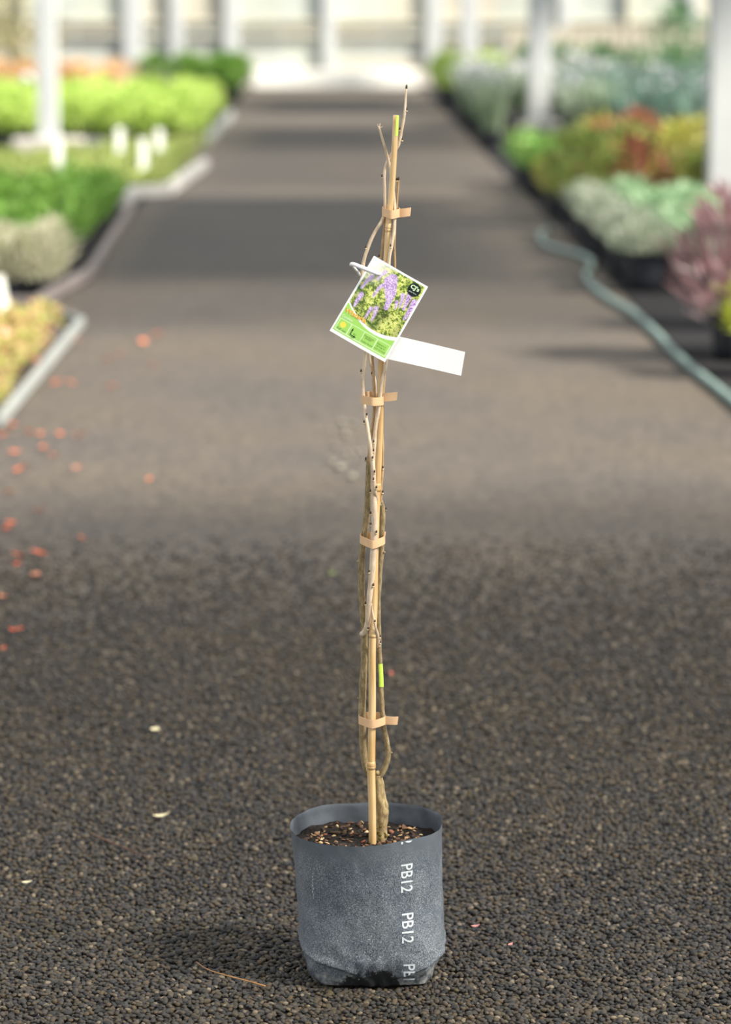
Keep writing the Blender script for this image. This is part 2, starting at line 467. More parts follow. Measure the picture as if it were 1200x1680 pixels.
def bag_material():
    m, nt, b = nmat('dusty_black_polythene')
    tc = N(nt, 'ShaderNodeTexCoord'); O = tc.outputs['Object']
    n1 = N(nt, 'ShaderNodeTexNoise', Scale=560.0, Detail=3.0, Roughness=0.7); nt.links.new(O, n1.inputs['Vector'])
    n2 = N(nt, 'ShaderNodeTexNoise', Scale=14.0, Detail=6.0, Roughness=0.62); nt.links.new(O, n2.inputs['Vector'])
    r1 = ramp(nt, [(0.33, lin(54, 59, 66)), (0.46, lin(92, 99, 107)), (0.56, lin(120, 126, 132)), (0.67, lin(168, 173, 176))])
    nt.links.new(n1.outputs['Fac'], r1.inputs['Fac'])
    r2 = ramp(nt, [(0.32, (0.62, 0.66, 0.72, 1)), (0.52, (0.95, 0.96, 0.98, 1)), (0.7, (1.12, 1.10, 1.08, 1))])
    nt.links.new(n2.outputs['Fac'], r2.inputs['Fac'])
    mx = N(nt, 'ShaderNodeMix', _data_type='RGBA', _blend_type='MULTIPLY'); mx.inputs[0].default_value = 1
    nt.links.new(r1.outputs['Color'], mx.inputs[6]); nt.links.new(r2.outputs['Color'], mx.inputs[7])
    # smoother clean band near the rim where the dust is rubbed off
    sx = N(nt, 'ShaderNodeSeparateXYZ'); nt.links.new(O, sx.inputs[0])
    n5 = N(nt, 'ShaderNodeTexNoise', Scale=22.0, Detail=4.0); nt.links.new(O, n5.inputs['Vector'])
    ma = N(nt, 'ShaderNodeMath', _operation='MULTIPLY_ADD'); ma.inputs[1].default_value = 0.06; nt.links.new(n5.outputs['Fac'], ma.inputs[0]); nt.links.new(sx.outputs['Z'], ma.inputs[2])
    rr = ramp(nt, [(0.222, (0, 0, 0, 1)), (0.262, (1, 1, 1, 1))]); nt.links.new(ma.outputs[0], rr.inputs['Fac'])
    mxr = N(nt, 'ShaderNodeMix', _data_type='RGBA'); nt.links.new(rr.outputs['Color'], mxr.inputs[0])
    nt.links.new(mx.outputs[2], mxr.inputs[6]); mxr.inputs[7].default_value = lin(90, 97, 104)
    # mud and bare plastic along the bottom
    n3 = N(nt, 'ShaderNodeTexNoise', Scale=30.0, Detail=7.0, Roughness=0.7); nt.links.new(O, n3.inputs['Vector'])
    mb = N(nt, 'ShaderNodeMath', _operation='MULTIPLY_ADD'); mb.inputs[1].default_value = -0.11; nt.links.new(n3.outputs['Fac'], mb.inputs[0]); nt.links.new(sx.outputs['Z'], mb.inputs[2])
    rb = ramp(nt, [(0.0, (1, 1, 1, 1)), (0.012, (0, 0, 0, 1))])
    mo = N(nt, 'ShaderNodeMath', _operation='ADD'); mo.inputs[1].default_value = 0.036; nt.links.new(mb.outputs[0], mo.inputs[0])
    nt.links.new(mo.outputs[0], rb.inputs['Fac'])
    n4 = N(nt, 'ShaderNodeTexNoise', Scale=46.0, Detail=6.0, Roughness=0.75); nt.links.new(O, n4.inputs['Vector'])
    rm = ramp(nt, [(0.36, lin(40, 42, 45)), (0.43, lin(84, 88, 92)), (0.52, lin(122, 126, 128)), (0.7, lin(186, 182, 172))])
    nt.links.new(n4.outputs['Fac'], rm.inputs['Fac'])
    # one large dark blotch low on the front
    def mth(op, a, b):
        n = N(nt, 'ShaderNodeMath', _operation=op)
        for k, q in enumerate((a, b)):
            if isinstance(q, (int, float)): n.inputs[k].default_value = q
            elif q is not None: nt.links.new(q, n.inputs[k])
        return n.outputs[0]
    ax = mth('DIVIDE', mth('ABSOLUTE', mth('ADD', sx.outputs['X'], 0.002), None), 0.055)
    az = mth('DIVIDE', sx.outputs['Z'], 0.045)
    fld = mth('ADD', mth('ADD', mth('POWER', ax, 2.0), az), mth('MULTIPLY', mth('SUBTRACT', n4.outputs['Fac'], 0.5), 2.6))
    rst = ramp(nt, [(0.80, (1, 1, 1, 1)), (0.88, (0, 0, 0, 1))]); nt.links.new(fld, rst.inputs['Fac'])
    mst = N(nt, 'ShaderNodeMix', _data_type='RGBA'); nt.links.new(rst.outputs['Color'], mst.inputs[0])
    nt.links.new(rm.outputs['Color'], mst.inputs[6]); mst.inputs[7].default_value = lin(36, 38, 40)
    mxm = N(nt, 'ShaderNodeMix', _data_type='RGBA'); nt.links.new(rb.outputs['Color'], mxm.inputs[0])
    nt.links.new(mxr.outputs[2], mxm.inputs[6]); nt.links.new(mst.outputs[2], mxm.inputs[7])
    # dark bare spots and pale scuffs
    n6 = N(nt, 'ShaderNodeTexNoise', Scale=75.0, Detail=8.0, Roughness=0.8); nt.links.new(O, n6.inputs['Vector'])
    rd = ramp(nt, [(0.30, (1, 1, 1, 1)), (0.36, (0, 0, 0, 1))]); nt.links.new(n6.outputs['Fac'], rd.inputs['Fac'])
    mxd = N(nt, 'ShaderNodeMix', _data_type='RGBA'); nt.links.new(rd.outputs['Color'], mxd.inputs[0])
    nt.links.new(mxm.outputs[2], mxd.inputs[6]); mxd.inputs[7].default_value = lin(48, 52, 58)
    rs = ramp(nt, [(0.70, (0, 0, 0, 1)), (0.74, (0.8, 0.8, 0.8, 1))]); nt.links.new(n6.outputs['Fac'], rs.inputs['Fac'])
    mxs = N(nt, 'ShaderNodeMix', _data_type='RGBA'); nt.links.new(rs.outputs['Color'], mxs.inputs[0])
    nt.links.new(mxd.outputs[2], mxs.inputs[6]); mxs.inputs[7].default_value = lin(196, 196, 192)
    nt.links.new(mxs.outputs[2], b.inputs['Base Color'])
    b.inputs['Roughness'].default_value = 0.42; b.inputs['Specular IOR Level'].default_value = 0.35
    bp = N(nt, 'ShaderNodeBump', Strength=0.35, Distance=0.002); nt.links.new(n3.outputs['Fac'], bp.inputs['Height']); nt.links.new(bp.outputs['Normal'], b.inputs['Normal'])
    return m
M_BAG = bag_material()
M_BAGIN = simple('bag_inside_plastic', lin(84, 90, 98), 0.35, 0.3, 22, 0.2, 0.5)

bag = empty('planter_bag', (0, 0, 0)); tag(bag, 'dusty black plastic planter bag printed PB12, standing on the gravel', 'planter bag')
nt_, nz_ = 200, 96
V, Fc = [], []
for j in range(nz_ + 1):
    s = (j / nz_) ** 1.25
    for i in range(nt_):
        th = 2 * math.pi * i / nt_
        V.append(bag_point(th, s * rim_z(th)))
for j in range(nz_):
    for i in range(nt_):
        i2 = (i + 1) % nt_
        Fc.append((j * nt_ + i, j * nt_ + i2, (j + 1) * nt_ + i2, (j + 1) * nt_ + i))
Fc.append(tuple(range(nt_ - 1, -1, -1)))
link('bag_wall', mesh('bag_wall', V, Fc, M_BAG), bag)
V, Fc = [], []
for j in range(21):
    for i in range(nt_):
        th = 2 * math.pi * i / nt_
        z = rim_z(th) - 0.07 * j / 20
        V.append(bag_point(th, z, -0.0009 if j else 0.0))
for j in range(20):
    for i in range(nt_):
        i2 = (i + 1) % nt_
        Fc.append((j * nt_ + i2, j * nt_ + i, (j + 1) * nt_ + i, (j + 1) * nt_ + i2))
link('bag_lining', mesh('bag_lining', V, Fc, M_BAGIN), bag)

# printed lettering, reading downwards
FONT = None
def text_mesh(body, size=1.0, bold=0.0):
    cu = bpy.data.curves.new('lettering', 'FONT'); cu.body = body; cu.size = size; cu.resolution_u = 3; cu.offset = bold
    o = bpy.data.objects.new('lettering', cu); COL.objects.link(o)
    dg = bpy.context.evaluated_depsgraph_get()
    me = bpy.data.meshes.new_from_object(o.evaluated_get(dg))
    bpy.data.objects.remove(o); bpy.data.curves.remove(cu)
    return me
M_INK = simple('white_print', lin(206, 212, 216), 0.5, 0.12, 90)

def bag_text(cpx, y0, y1, cutz=None):
    me = text_mesh('PB12', 1.0, 0.012)
    bm = bmesh.new(); bm.from_mesh(me); bpy.data.meshes.remove(me)
    xs_ = [v.co.x for v in bm.verts]; ys_ = [v.co.y for v in bm.verts]
    mnx, mxx, mny, mxy = min(xs_), max(xs_), min(ys_), max(ys_)
    for k in range(1, 24):
        bmesh.ops.bisect_plane(bm, geom=list(bm.verts) + list(bm.edges) + list(bm.faces), plane_co=(mnx + (mxx - mnx) * k / 24, 0, 0), plane_no=(1, 0, 0))
    for k in range(1, 8):
        bmesh.ops.bisect_plane(bm, geom=list(bm.verts) + list(bm.edges) + list(bm.faces), plane_co=(0, mny + (mxy - mny) * k / 8, 0), plane_no=(0, 1, 0))
    bmesh.ops.triangulate(bm, faces=bm.faces)
    zt, zb = AT(cpx, y0, -0.115).z, AT(cpx, y1, -0.112).z
    xc = AT(cpx, (y0 + y1) / 2, -0.112).x
    hw = 0.0092
    kill = []
    for v in bm.verts:
        a = (v.co.x - mnx) / (mxx - mnx); c = (v.co.y - mny) / (mxy - mny)
        z = zt + (zb - zt) * a
        x = xc - hw + 2 * hw * c
        th = -math.pi / 2
        for _ in range(6):                      # angle whose wall point has this x
            r = bag_radius(max(z, 0.001), th); th = -math.acos(max(-1, min(1, (x - BAGX(z)) / r)))
        lim = rim_z(th) - 0.001
        if z > lim or z < 0.004: kill.append(v)
        v.co = bag_point(th, min(max(z, 0.002), lim), 0.0006)
    bmesh.ops.delete(bm, geom=kill, context='VERTS')
    me = bpy.data.meshes.new('lettering'); bm.to_mesh(me); bm.free(); me.materials.append(M_INK)
    o = link('lettering', me, bag); o['label'] = 'white printed letters PB12'
bag_text(668, 1341, 1388)
bag_text(668, 1423, 1469)
bag_text(669.5, 1505, 1552)
bag_text(672, 1588, 1634)

# pale scuffs rubbed into the wall of the bag
def wall_at(px, py):
    z = AT(px, py, -0.112).z; x = AT(px, py, -0.112).x; th = -math.pi / 2
    for _ in range(6):
        r = bag_radius(max(z, .002), th); th = -math.acos(max(-1, min(1, (x - BAGX(z)) / r)))
    return bag_point(th, max(z, .002), 0.0004)
sv, sf = [], []
def scuff(px, py, w, h):
    b = len(sv); n = 7
    for k in range(n):
        a = 2 * math.pi * k / n; q = random.uniform(.5, 1.1)
        sv.append(wall_at(px + w * q * math.cos(a), py + h * q * math.sin(a)))
    sf.append(tuple(range(b, b + n)))
for k in range(9): scuff(514 + random.uniform(-1, 1), 1444 + 5.2 * k, random.uniform(.5, 1.3), random.uniform(2, 3.6))
for k in range(26): scuff(random.gauss(608, 12), random.uniform(1535, 1585), random.uniform(.5, 1.4), random.uniform(.6, 1.8))
for k in range(12): scuff(random.gauss(535, 4), random.uniform(1545, 1590), random.uniform(.4, 1.0), random.uniform(.6, 2))
for k in range(10): scuff(random.uniform(560, 640), random.uniform(1440, 1500), random.uniform(.4, .9), random.uniform(.4, 1.2))
so = link('scuffs', mesh('scuffs', sv, sf, simple('scuffed_plastic', lin(186, 188, 188), .6, .15, 90), False), bag); so['kind'] = 'stuff'

# ---- potting mix
SZ = 0.213
M_SOIL = simple('potting_mix', lin(34, 29, 26), 0.9, 0.5, 120, 0.8, 0.2)
V, Fc = [(BAGX(SZ), 0, SZ + 0.004)], []
RN, TN = 26, 60
def soil_z(x, y):
    return SZ + 0.005 * noise.noise(Vector((x * 28, y * 28, 1))) + 0.004 * noise.noise(Vector((x * 110, y * 110, 2)))
for j in range(1, RN + 1):
    for i in range(TN):
        th = 2 * math.pi * i / TN
        r = (bag_radius(SZ, th) - 0.0016) * j / RN
        x, y = BAGX(SZ) + r * math.cos(th), r * math.sin(th)
        V.append((x, y, soil_z(x, y)))
for i in range(TN):
    Fc.append((0, 1 + i, 1 + (i + 1) % TN))
for j in range(RN - 1):
    for i in range(TN):
        i2 = (i + 1) % TN; a = 1 + j * TN; c = a + TN
        Fc.append((a + i, c + i, c + i2, a + i2))
soil = link('potting_mix', mesh('potting_mix', V, Fc, M_SOIL)); tag(soil, 'dark bark potting mix filling the planter bag', 'potting mix')
soil['kind'] = 'stuff'
M_CHIP = island_mat('bark_chip', [(0, lin(62, 46, 38)), (0.25, lin(40, 34, 30)), (0.45, lin(112, 80, 58)), (0.6, lin(84, 60, 46)), (0.74, lin(172, 138, 100)), (0.86, lin(206, 184, 142)), (0.93, lin(120, 62, 44)), (1, lin(96, 86, 66))], 0.8)
chip_meshes = []
for k in range(7):
    v, T = ico_vf(1)
    v = np.sign(v) * np.abs(v) ** 0.8 * (1 + RNG.uniform(-.28, .28, (len(v), 1)))
    chip_meshes.append(np_mesh('bark_chip', v, T, M_CHIP, False))
for k in range(295):
    th = random.uniform(0, 2 * math.pi); rr = math.sqrt(random.uniform(0.02, 0.90)) * 0.106
    x, y = BAGX(SZ) + rr * math.cos(th), rr * math.sin(th)
    o = link('bark_chip', chip_meshes[k % 7], soil)
    big = random.random() < 0.2
    L = random.uniform(0.005, 0.009) if big else random.uniform(0.0025, 0.0055)
    o.scale = (L, L * random.uniform(.45, .8), L * random.uniform(.25, .5))
    o.location = (x, y, soil_z(x, y) + 0.0015)
    o.rotation_euler = (random.gauss(0, .4), random.gauss(0, .4), random.uniform(0, 6.28))

# ---- bamboo stake
def bamboo_material():
    m, nt, b = nmat('bamboo_cane')
    tc = N(nt, 'ShaderNodeTexCoord'); mp = N(nt, 'ShaderNodeMapping'); mp.inputs['Scale'].default_value = (220, 220, 9)
    nt.links.new(tc.outputs['Object'], mp.inputs['Vector'])
    no = N(nt, 'ShaderNodeTexNoise', Scale=1.0, Detail=4.0); nt.links.new(mp.outputs[0], no.inputs['Vector'])
    r = ramp(nt, [(0.3, lin(186, 152, 104)), (0.5, lin(212, 180, 130)), (0.7, lin(224, 198, 156))]); nt.links.new(no.outputs['Fac'], r.inputs['Fac'])
    n2 = N(nt, 'ShaderNodeTexNoise', Scale=9.0, Detail=3.0); nt.links.new(tc.outputs['Object'], n2.inputs['Vector'])
    r2 = ramp(nt, [(0.38, (0.88, 0.80, 0.66, 1)), (0.6, (1.03, 1.02, 1.0, 1))]); nt.links.new(n2.outputs['Fac'], r2.inputs['Fac'])
    mx = N(nt, 'ShaderNodeMix', _data_type='RGBA', _blend_type='MULTIPLY'); mx.inputs[0].default_value = 1
    nt.links.new(r.outputs['Color'], mx.inputs[6]); nt.links.new(r2.outputs['Color'], mx.inputs[7])
    nt.links.new(mx.outputs[2], b.inputs['Base Color']); b.inputs['Roughness'].default_value = 0.4
    return m
M_BAMBOO = bamboo_material()
M_NODE = simple('bamboo_node', lin(150, 118, 80), 0.6, 0.25, 120)
M_LIME = simple('lime_paint', lin(190, 226, 90), 0.5, 0.1, 200)
KY = -0.012                                        # depth of the stake
kp = [(611.5, 1398), (611, 1330), (609.5, 1256), (611, 1160), (611, 1070), (614, 990), (615, 915), (618, 830), (622, 735), (625, 655), (627, 575), (632, 480), (637.5, 374), (643, 310), (647, 250), (650, 189)]
kr = [6.3, 6.3, 6.6, 6.1, 6.0, 6.0, 6.0, 5.7, 5.6, 5.4, 5.3, 5.2, 5.0, 4.9, 4.7, 4.6]
def px_r(v, z): return v / 1035.0 * (1 + 0.0)
stake = empty('bamboo_stake', AT(611.5, 1398, KY)); tag(stake, 'tall pale bamboo stake standing in the potting mix, stems tied to it', 'stake')
kpts = catmull([AT(x, y, KY) for x, y in kp], 6); krr = interp([r / 1035.0 for r in kr], 6)
kpts[0].z -= 0.04
v, f = tube_vf(kpts, krr, 16)
def child_mesh(name, v, f, mat, parent, smooth=True):
    """mesh given in world coordinates, re-based on its parent's origin"""
    L = parent.location if parent.type == 'EMPTY' else Vector((0, 0, 0))
    me = mesh(name, [Vector(q) - L for q in v], f, mat, smooth)
    o = bpy.data.objects.new(name, me); COL.objects.link(o); o.parent = parent
    return o
child_mesh('cane', v, f, M_BAMBOO, stake)
def at_height(pts, rad, z):
    for i in range(len(pts) - 1):
        if pts[i].z <= z <= pts[i + 1].z:
            t = (z - pts[i].z) / (pts[i + 1].z - pts[i].z)
            return pts[i].lerp(pts[i + 1], t), rad[i] + (rad[i + 1] - rad[i]) * t, (pts[i + 1] - pts[i]).normalized()
for (ny) in (1256, 1040, 800, 560, 374):
    c, r, t = at_height(kpts, krr, AT(612, ny, KY).z)
    prof = [(-0.006, 1.0), (-0.003, 1.07), (-0.0012, 1.16), (0.0, 1.05), (0.0012, 1.13), (0.004, 1.04), (0.007, 1.0)]
    v, f = tube_vf([c + t * a for a, _ in prof], [r * q + 0.00008 for _, q in prof], 16)
    nr = child_mesh('node_ring', v, f, M_BAMBOO, stake)
    if ny in (1256, 374):
        v, f = tube_vf([c + t * a for a in (-0.0008, 0.0, 0.0008)], [r * 1.08, r * 1.14, r * 1.08], 16)
        nl = child_mesh('node_scar', v, f, M_NODE, stake); nl.parent = nr
# lime paint on the tip of the cane, on its right-hand face
c0, r0, t0 = at_height(kpts, krr, AT(649, 224, KY).z)
vv, ff = [], []
for j in range(7):
    c, r, t = at_height(kpts, krr, AT(649, 223 - 33.5 * j / 6, KY).z)
    for k in range(7):
        an = math.radians(-85 + (88 if j else 70) * k / 6)
        vv.append(c + Vector((math.cos(an), math.sin(an), 0)) * (r + 0.0003))
ff = [(j * 7 + k, j * 7 + k + 1, (j + 1) * 7 + k + 1, (j + 1) * 7 + k) for j in range(6) for k in range(6)]
o = child_mesh('paint_mark', vv, ff, M_LIME, stake); o['label'] = 'lime green paint mark'

# ---- wisteria
def bark_material(name, stops, scale=260.0):
    m, nt, b = nmat(name)
    tc = N(nt, 'ShaderNodeTexCoord'); mp = N(nt, 'ShaderNodeMapping'); mp.inputs['Scale'].default_value = (1, 1, 0.35)
    nt.links.new(tc.outputs['Object'], mp.inputs['Vector'])
    no = N(nt, 'ShaderNodeTexNoise', Scale=scale, Detail=6.0, Roughness=0.7); nt.links.new(mp.outputs[0], no.inputs['Vector'])
    r = ramp(nt, stops); nt.links.new(no.outputs['Fac'], r.inputs['Fac']); nt.links.new(r.outputs['Color'], b.inputs['Base Color'])
    b.inputs['Roughness'].default_value = 0.75; b.inputs['Specular IOR Level'].default_value = 0.25
    bp = N(nt, 'ShaderNodeBump', Strength=0.5, Distance=0.0015); nt.links.new(no.outputs['Fac'], bp.inputs['Height']); nt.links.new(bp.outputs['Normal'], b.inputs['Normal'])
    return m
M_OLD = bark_material('old_bark', [(0.3, lin(104, 92, 66)), (0.5, lin(140, 124, 92)), (0.68, lin(176, 158, 122))])
M_TRUNK = bark_material('trunk_bark', [(0.3, lin(116, 98, 68)), (0.5, lin(156, 136, 98)), (0.68, lin(190, 170, 126))], 200)
M_YOUNG = bark_material('young_bark', [(0.3, lin(176, 154, 130)), (0.5, lin(204, 184, 158)), (0.7, lin(224, 208, 184))], 120)
M_TAN = bark_material('tan_bark', [(0.3, lin(150, 122, 86)), (0.5, lin(178, 148, 108)), (0.7, lin(196, 168, 130))], 120)
M_BUD = simple('bud_scale', lin(70, 54, 46), 0.6, 0.3, 400)
M_SCAR = simple('leaf_scar', lin(206, 184, 150), 0.7, 0.15, 300)
M_MOSS = simple('moss', lin(104, 92, 42), 0.95, 0.4, 300, 0.6)
WB = AT(626, 1392, 0.008)
plant = empty('wisteria', WB); tag(plant, 'bare young wisteria with twisting stems, tied to a bamboo stake in the bag', 'plant')

STEMS = {}
def stem(key, pts, r, mat, n=5, sides=10, bump=0.12, name='stem'):
    P = catmull([AT(*p) for p in pts], n)
    R = interp([q / 1035.0 for q in r], n)
    for i in range(len(P)):                        # faint irregularity of growth
        P[i] = P[i] + Vector((noise.noise(P[i] * 40), noise.noise(P[i] * 40 + Vector((9, 0, 0))), 0)) * 0.0007
    v, f = tube_vf(P, R, sides, bump, len(STEMS) * 3.1)
    o = child_mesh(name, v, f, mat, plant)
    STEMS[key] = (o, P, R)
    return o
# trunk
trunk = stem('trunk', [(626, 1400, .008), (625.5, 1378, .008), (627, 1350, .008), (628, 1330, .008), (624, 1305, .008), (622, 1288, .008), (621, 1272, .009)],
             [9.5, 9, 9, 10.5, 8.2, 7.6, 7.0], M_TRUNK, 8, 18, 0.30, 'trunk')
# knob, moss on the trunk
def blob(name, c, s, mat, parent, seed=0, sub=2, amp=.25):
    v, T = ico_vf(sub)
    out = []
    for q in v:
        k = 1 + amp * noise.noise(Vector(q) * 1.7 + Vector((seed, 0, 0)))
        out.append(Vector((q[0] * s[0] * k, q[1] * s[1] * k, q[2] * s[2] * k)) + c)
    L = plant.location
    me = mesh(name, [q - L for q in out], [tuple(t) for t in T], mat)
    o = bpy.data.objects.new(name, me); COL.objects.link(o); o.parent = parent
    return o
blob('knob', AT(633, 1322, .006), (0.0045, 0.006, 0.0095), M_TRUNK, trunk, 1)
blob('knob', AT(631, 1335, .004), (0.005, 0.005, 0.008), M_TRUNK, trunk, 5)
blob('knob', AT(619.5, 1268, .005), (0.004, 0.004, 0.004), M_TRUNK, trunk, 3)
for k in range(10):
    blob('moss', AT(random.uniform(617, 635), random.uniform(1352, 1378), -0.0015 + random.uniform(0, .004)), (0.0028, 0.0022, 0.003), M_MOSS, trunk, k * 2.0, 1, .5)
stem('left', [(621, 1290, .012), (612, 1277, .013), (604, 1266, .012), (598, 1245, .010), (595, 1200, .006), (594.5, 1150, .004), (597, 1100, .004), (598, 1050, .004), (596, 1010, .003), (593.5, 960, .003), (593.5, 920, .003), (597, 885, .003), (602, 845, .004), (604, 800, .004), (605, 765, .004), (604, 748, .004)],
     [6, 6, 5.8, 5.8, 6.2, 6.2, 5.9, 5.6, 5.4, 5.3, 5.3, 5.2, 5.2, 4.8, 4.0, 2.6], M_OLD, 6, 14, 0.14)
stem('right', [(621, 1276, .008), (627, 1268, .006), (634, 1254, .005), (637.5, 1236, .004), (634, 1212, .002), (629, 1185, .000), (626, 1140, -.001), (624, 1095, -.001), (622, 1050, 0), (621, 1000, .001), (623, 950, .001), (626, 905, .001), (627.5, 860, .001), (627, 835, .001), (624, 822, 0)],
     [5.0, 5.0, 4.6, 4.5, 4.4, 4.3, 4.1, 4.0, 4.2, 3.8, 4.0, 4.4, 4.6, 5.0, 4.4], M_OLD, 6, 14, 0.16)
stem('s1', [(594, 1041, -.004), (599, 1036, -.010), (604, 1020, -.016), (605.5, 990, -.022), (609, 958, -.024), (612.5, 915, -.025), (615, 872, -.025), (614.5, 838, -.024), (613, 805, -.023), (612, 775, -.022), (614, 735, -.022), (617, 700, -.022), (622, 668, -.022), (627.5, 625, -.022), (634, 592, -.020), (637, 520, -.020), (638, 435, -.020), (642, 406, -.020), (646.5, 380, -.018), (648, 350, -.012), (647, 325, -.004), (642, 288, 0.000), (637, 262, 0.000), (630, 236, -.002), (622, 208, -.004)],
     [4.8, 4.9, 4.6, 4.4, 5.0, 5.3, 5.3, 5.0, 4.0, 3.4, 3.2, 3.2, 3.1, 2.9, 2.9, 2.8, 2.8, 2.8, 2.7, 2.4, 2.2, 2.3, 2.3, 2.2, 1.8], M_YOUNG)
stem('s2', [(623, 828, -.004), (618, 819, -.014), (615, 806, -.028), (612.5, 770, -.030), (609, 740, -.030), (603, 701, -.026), (598, 670, -.020), (595.5, 640, -.016), (596, 612, -.014), (599, 585, -.012), (600, 530, -.012), (595, 470, -.012), (596, 438, -.012), (604, 406, -.012), (615, 382, -.012), (628, 361, -.008), (632, 343, .000), (631, 305, .002), (631, 289, .002), (634, 270, .004), (643, 252, .002), (654, 238, 0), (660, 211, -.002), (664.5, 182, -.002), (667, 144, -.002)],
     [3.6, 3.6, 3.5, 3.3, 3.1, 3.0, 2.9, 2.8, 2.8, 2.8, 2.7, 2.7, 2.8, 2.8, 2.8, 2.8, 2.5, 2.5, 2.5, 2.5, 2.5, 2.8, 2.3, 2.1, 1.5], M_YOUNG)
stem('s3', [(605, 760, .004), (607, 735, 0), (611, 705, -.002), (613.5, 678, -.003), (614, 646, -.004), (613, 615, -.004), (611.5, 590, -.004), (612, 540, -.004), (617, 470, -.004), (625, 422, -.004), (629, 388, -.004), (632, 358, -.003), (636, 335, 0)],
     [3.2, 2.6, 2.4, 2.4, 2.3, 2.3, 2.2, 2.1, 2.0, 1.9, 1.8, 1.7, 1.4], M_TAN)
stem('s4', [(625, 826, -.006), (625.5, 805, -.008), (628, 770, -.008), (628.5, 735, -.006), (627.5, 697, -.002), (629, 650, .002), (634, 590, .002), (641, 520, .002), (648, 450, .002), (647.5, 402, 0), (649, 365, 0), (651, 338, 0), (653, 312, 0), (654.5, 293, 0)],
     [2.4, 2.2, 2.1, 2.0, 2.0, 2.0, 2.0, 2.0, 1.9, 1.7, 1.7, 1.8, 1.9, 1.7], M_TAN)
stem('s5', [(604, 560, .006), (606, 586, .004), (611, 606, .002), (616, 625, .002), (617, 648, .002), (618, 680, .002)], [2, 2, 1.9, 1.8, 1.6, 1.4], M_YOUNG)
stem('s6', [(622, 1062, -.004), (620.5, 1046, -.010), (616, 1028, -.022), (611.5, 1004, -.022), (610, 990, -.021)], [2.6, 2.8, 2.0, 1.5, 1.1], M_YOUNG)
o = STEMS['right'][0]
# lime paint strip on the right-hand stem
vv = []
_, PR, RR = STEMS['right']
def at_h2(key, z):
    _, P, R = STEMS[key]
    best = min(range(len(P) - 1), key=lambda i: abs(P[i].z - z))
    i = best if P[best].z <= z or best == 0 else best - 1
    t = (z - P[i].z) / max(1e-6, (P[i + 1].z - P[i].z)); t = max(0, min(1, t))
    return P[i].lerp(P[i + 1], t), R[i] + (R[i + 1] - R[i]) * t
for j in range(9):
    c, r = at_h2('right', AT(624, 1126 - 38 * j / 8, 0).z)
    for k in range(7):
        an = math.radians(-125 + 100 * k / 6)
        vv.append(c + Vector((math.cos(an), math.sin(an), 0)) * (r * 1.06 + 0.0006))
ff = [(j * 7 + k, j * 7 + k + 1, (j + 1) * 7 + k + 1, (j + 1) * 7 + k) for j in range(8) for k in range(6)]
pm = child_mesh('paint_mark', vv, ff, M_LIME, plant); pm.parent = STEMS['right'][0]; pm['label'] = 'lime green paint stripe'
# buds: (stem, pixel y, side angle in degrees seen from the camera: 0 = right, 180 = left, -90 = towards camera)
BUDS = [('s2', 181, -5), ('s2', 213, 175), ('s2', 230, -10), ('s2', 291, 180), ('s2', 406, 200), ('s2', 609, 200), ('s2', 679, -60), ('s2', 691, 178), ('s2', 737, 0), ('s2', 748, -70), ('s2', 771, -70), ('s2', 783, -100), ('s2', 797, -40),
        ('s1', 403, -110), ('s1', 723, -110), ('s1', 735, 180), ('s1', 804, 185), ('s1', 840, 185), ('s1', 858, 180), ('s1', 870, -60), ('s1', 935, 215), ('s1', 957, -50), ('s1', 988, 190), ('s1', 1030, -60),
        ('s3', 422, 180), ('s3', 665, -80), ('s3', 711, 180), ('s4', 768, -80), ('s4', 296, 185), ('s4', 808, -30), ('s6', 1017, -70), ('s6', 1045, 0), ('s6', 1055, -20),
        ('left', 858, -10), ('left', 922, 180), ('left', 1147, 185), ('left', 756, 180), ('right', 1237, 0), ('right', 906, -30), ('right', 838, 0), ('right', 830, 180), ('s5', 610, 200)]
for key, py, deg in BUDS:
    c, r = at_h2(key, AT(620, py, -0.01).z)
    an = math.radians(deg); d = Vector((math.cos(an), math.sin(an), 0))
    par = STEMS[key][0]
    old = key in ('left', 'right')
    p = c + d * (r + 0.0006)
    blob('leaf_scar', p + Vector((0, 0, -0.0016)), (0.0022, 0.0022, 0.0016), M_SCAR if not old else M_OLD, par, py, 1)
    if not old or py in (756, 838, 830):
        blob('bud', p + d * 0.0005 + Vector((0, 0, 0.0014)), (0.0014, 0.0014, 0.0030), M_BUD, par, py + 3, 1)
# cut or dried stem tips
blob('bud', AT(667.3, 143, -.002), (0.0018, 0.0018, 0.0042), M_BUD, STEMS['s2'][0], 4, 1)
blob('bud', AT(654.3, 293, -.001), (0.0019, 0.0019, 0.0036), M_BUD, STEMS['s4'][0], 9, 1)
for a in ((-3, -6), (1.5, -7), (6, -2)):
    v, f = tube_vf([AT(622.5, 209, -.004), AT(622.5 + a[0] * .6, 209 + a[1] * .4 + 1, -.004), AT(622.5 + a[0], 209 + a[1], -.005)], [0.0012, 0.0008, 0.0003], 6)
    o = child_mesh('splinter', v, f, M_YOUNG, plant); o.parent = STEMS['s1'][0]

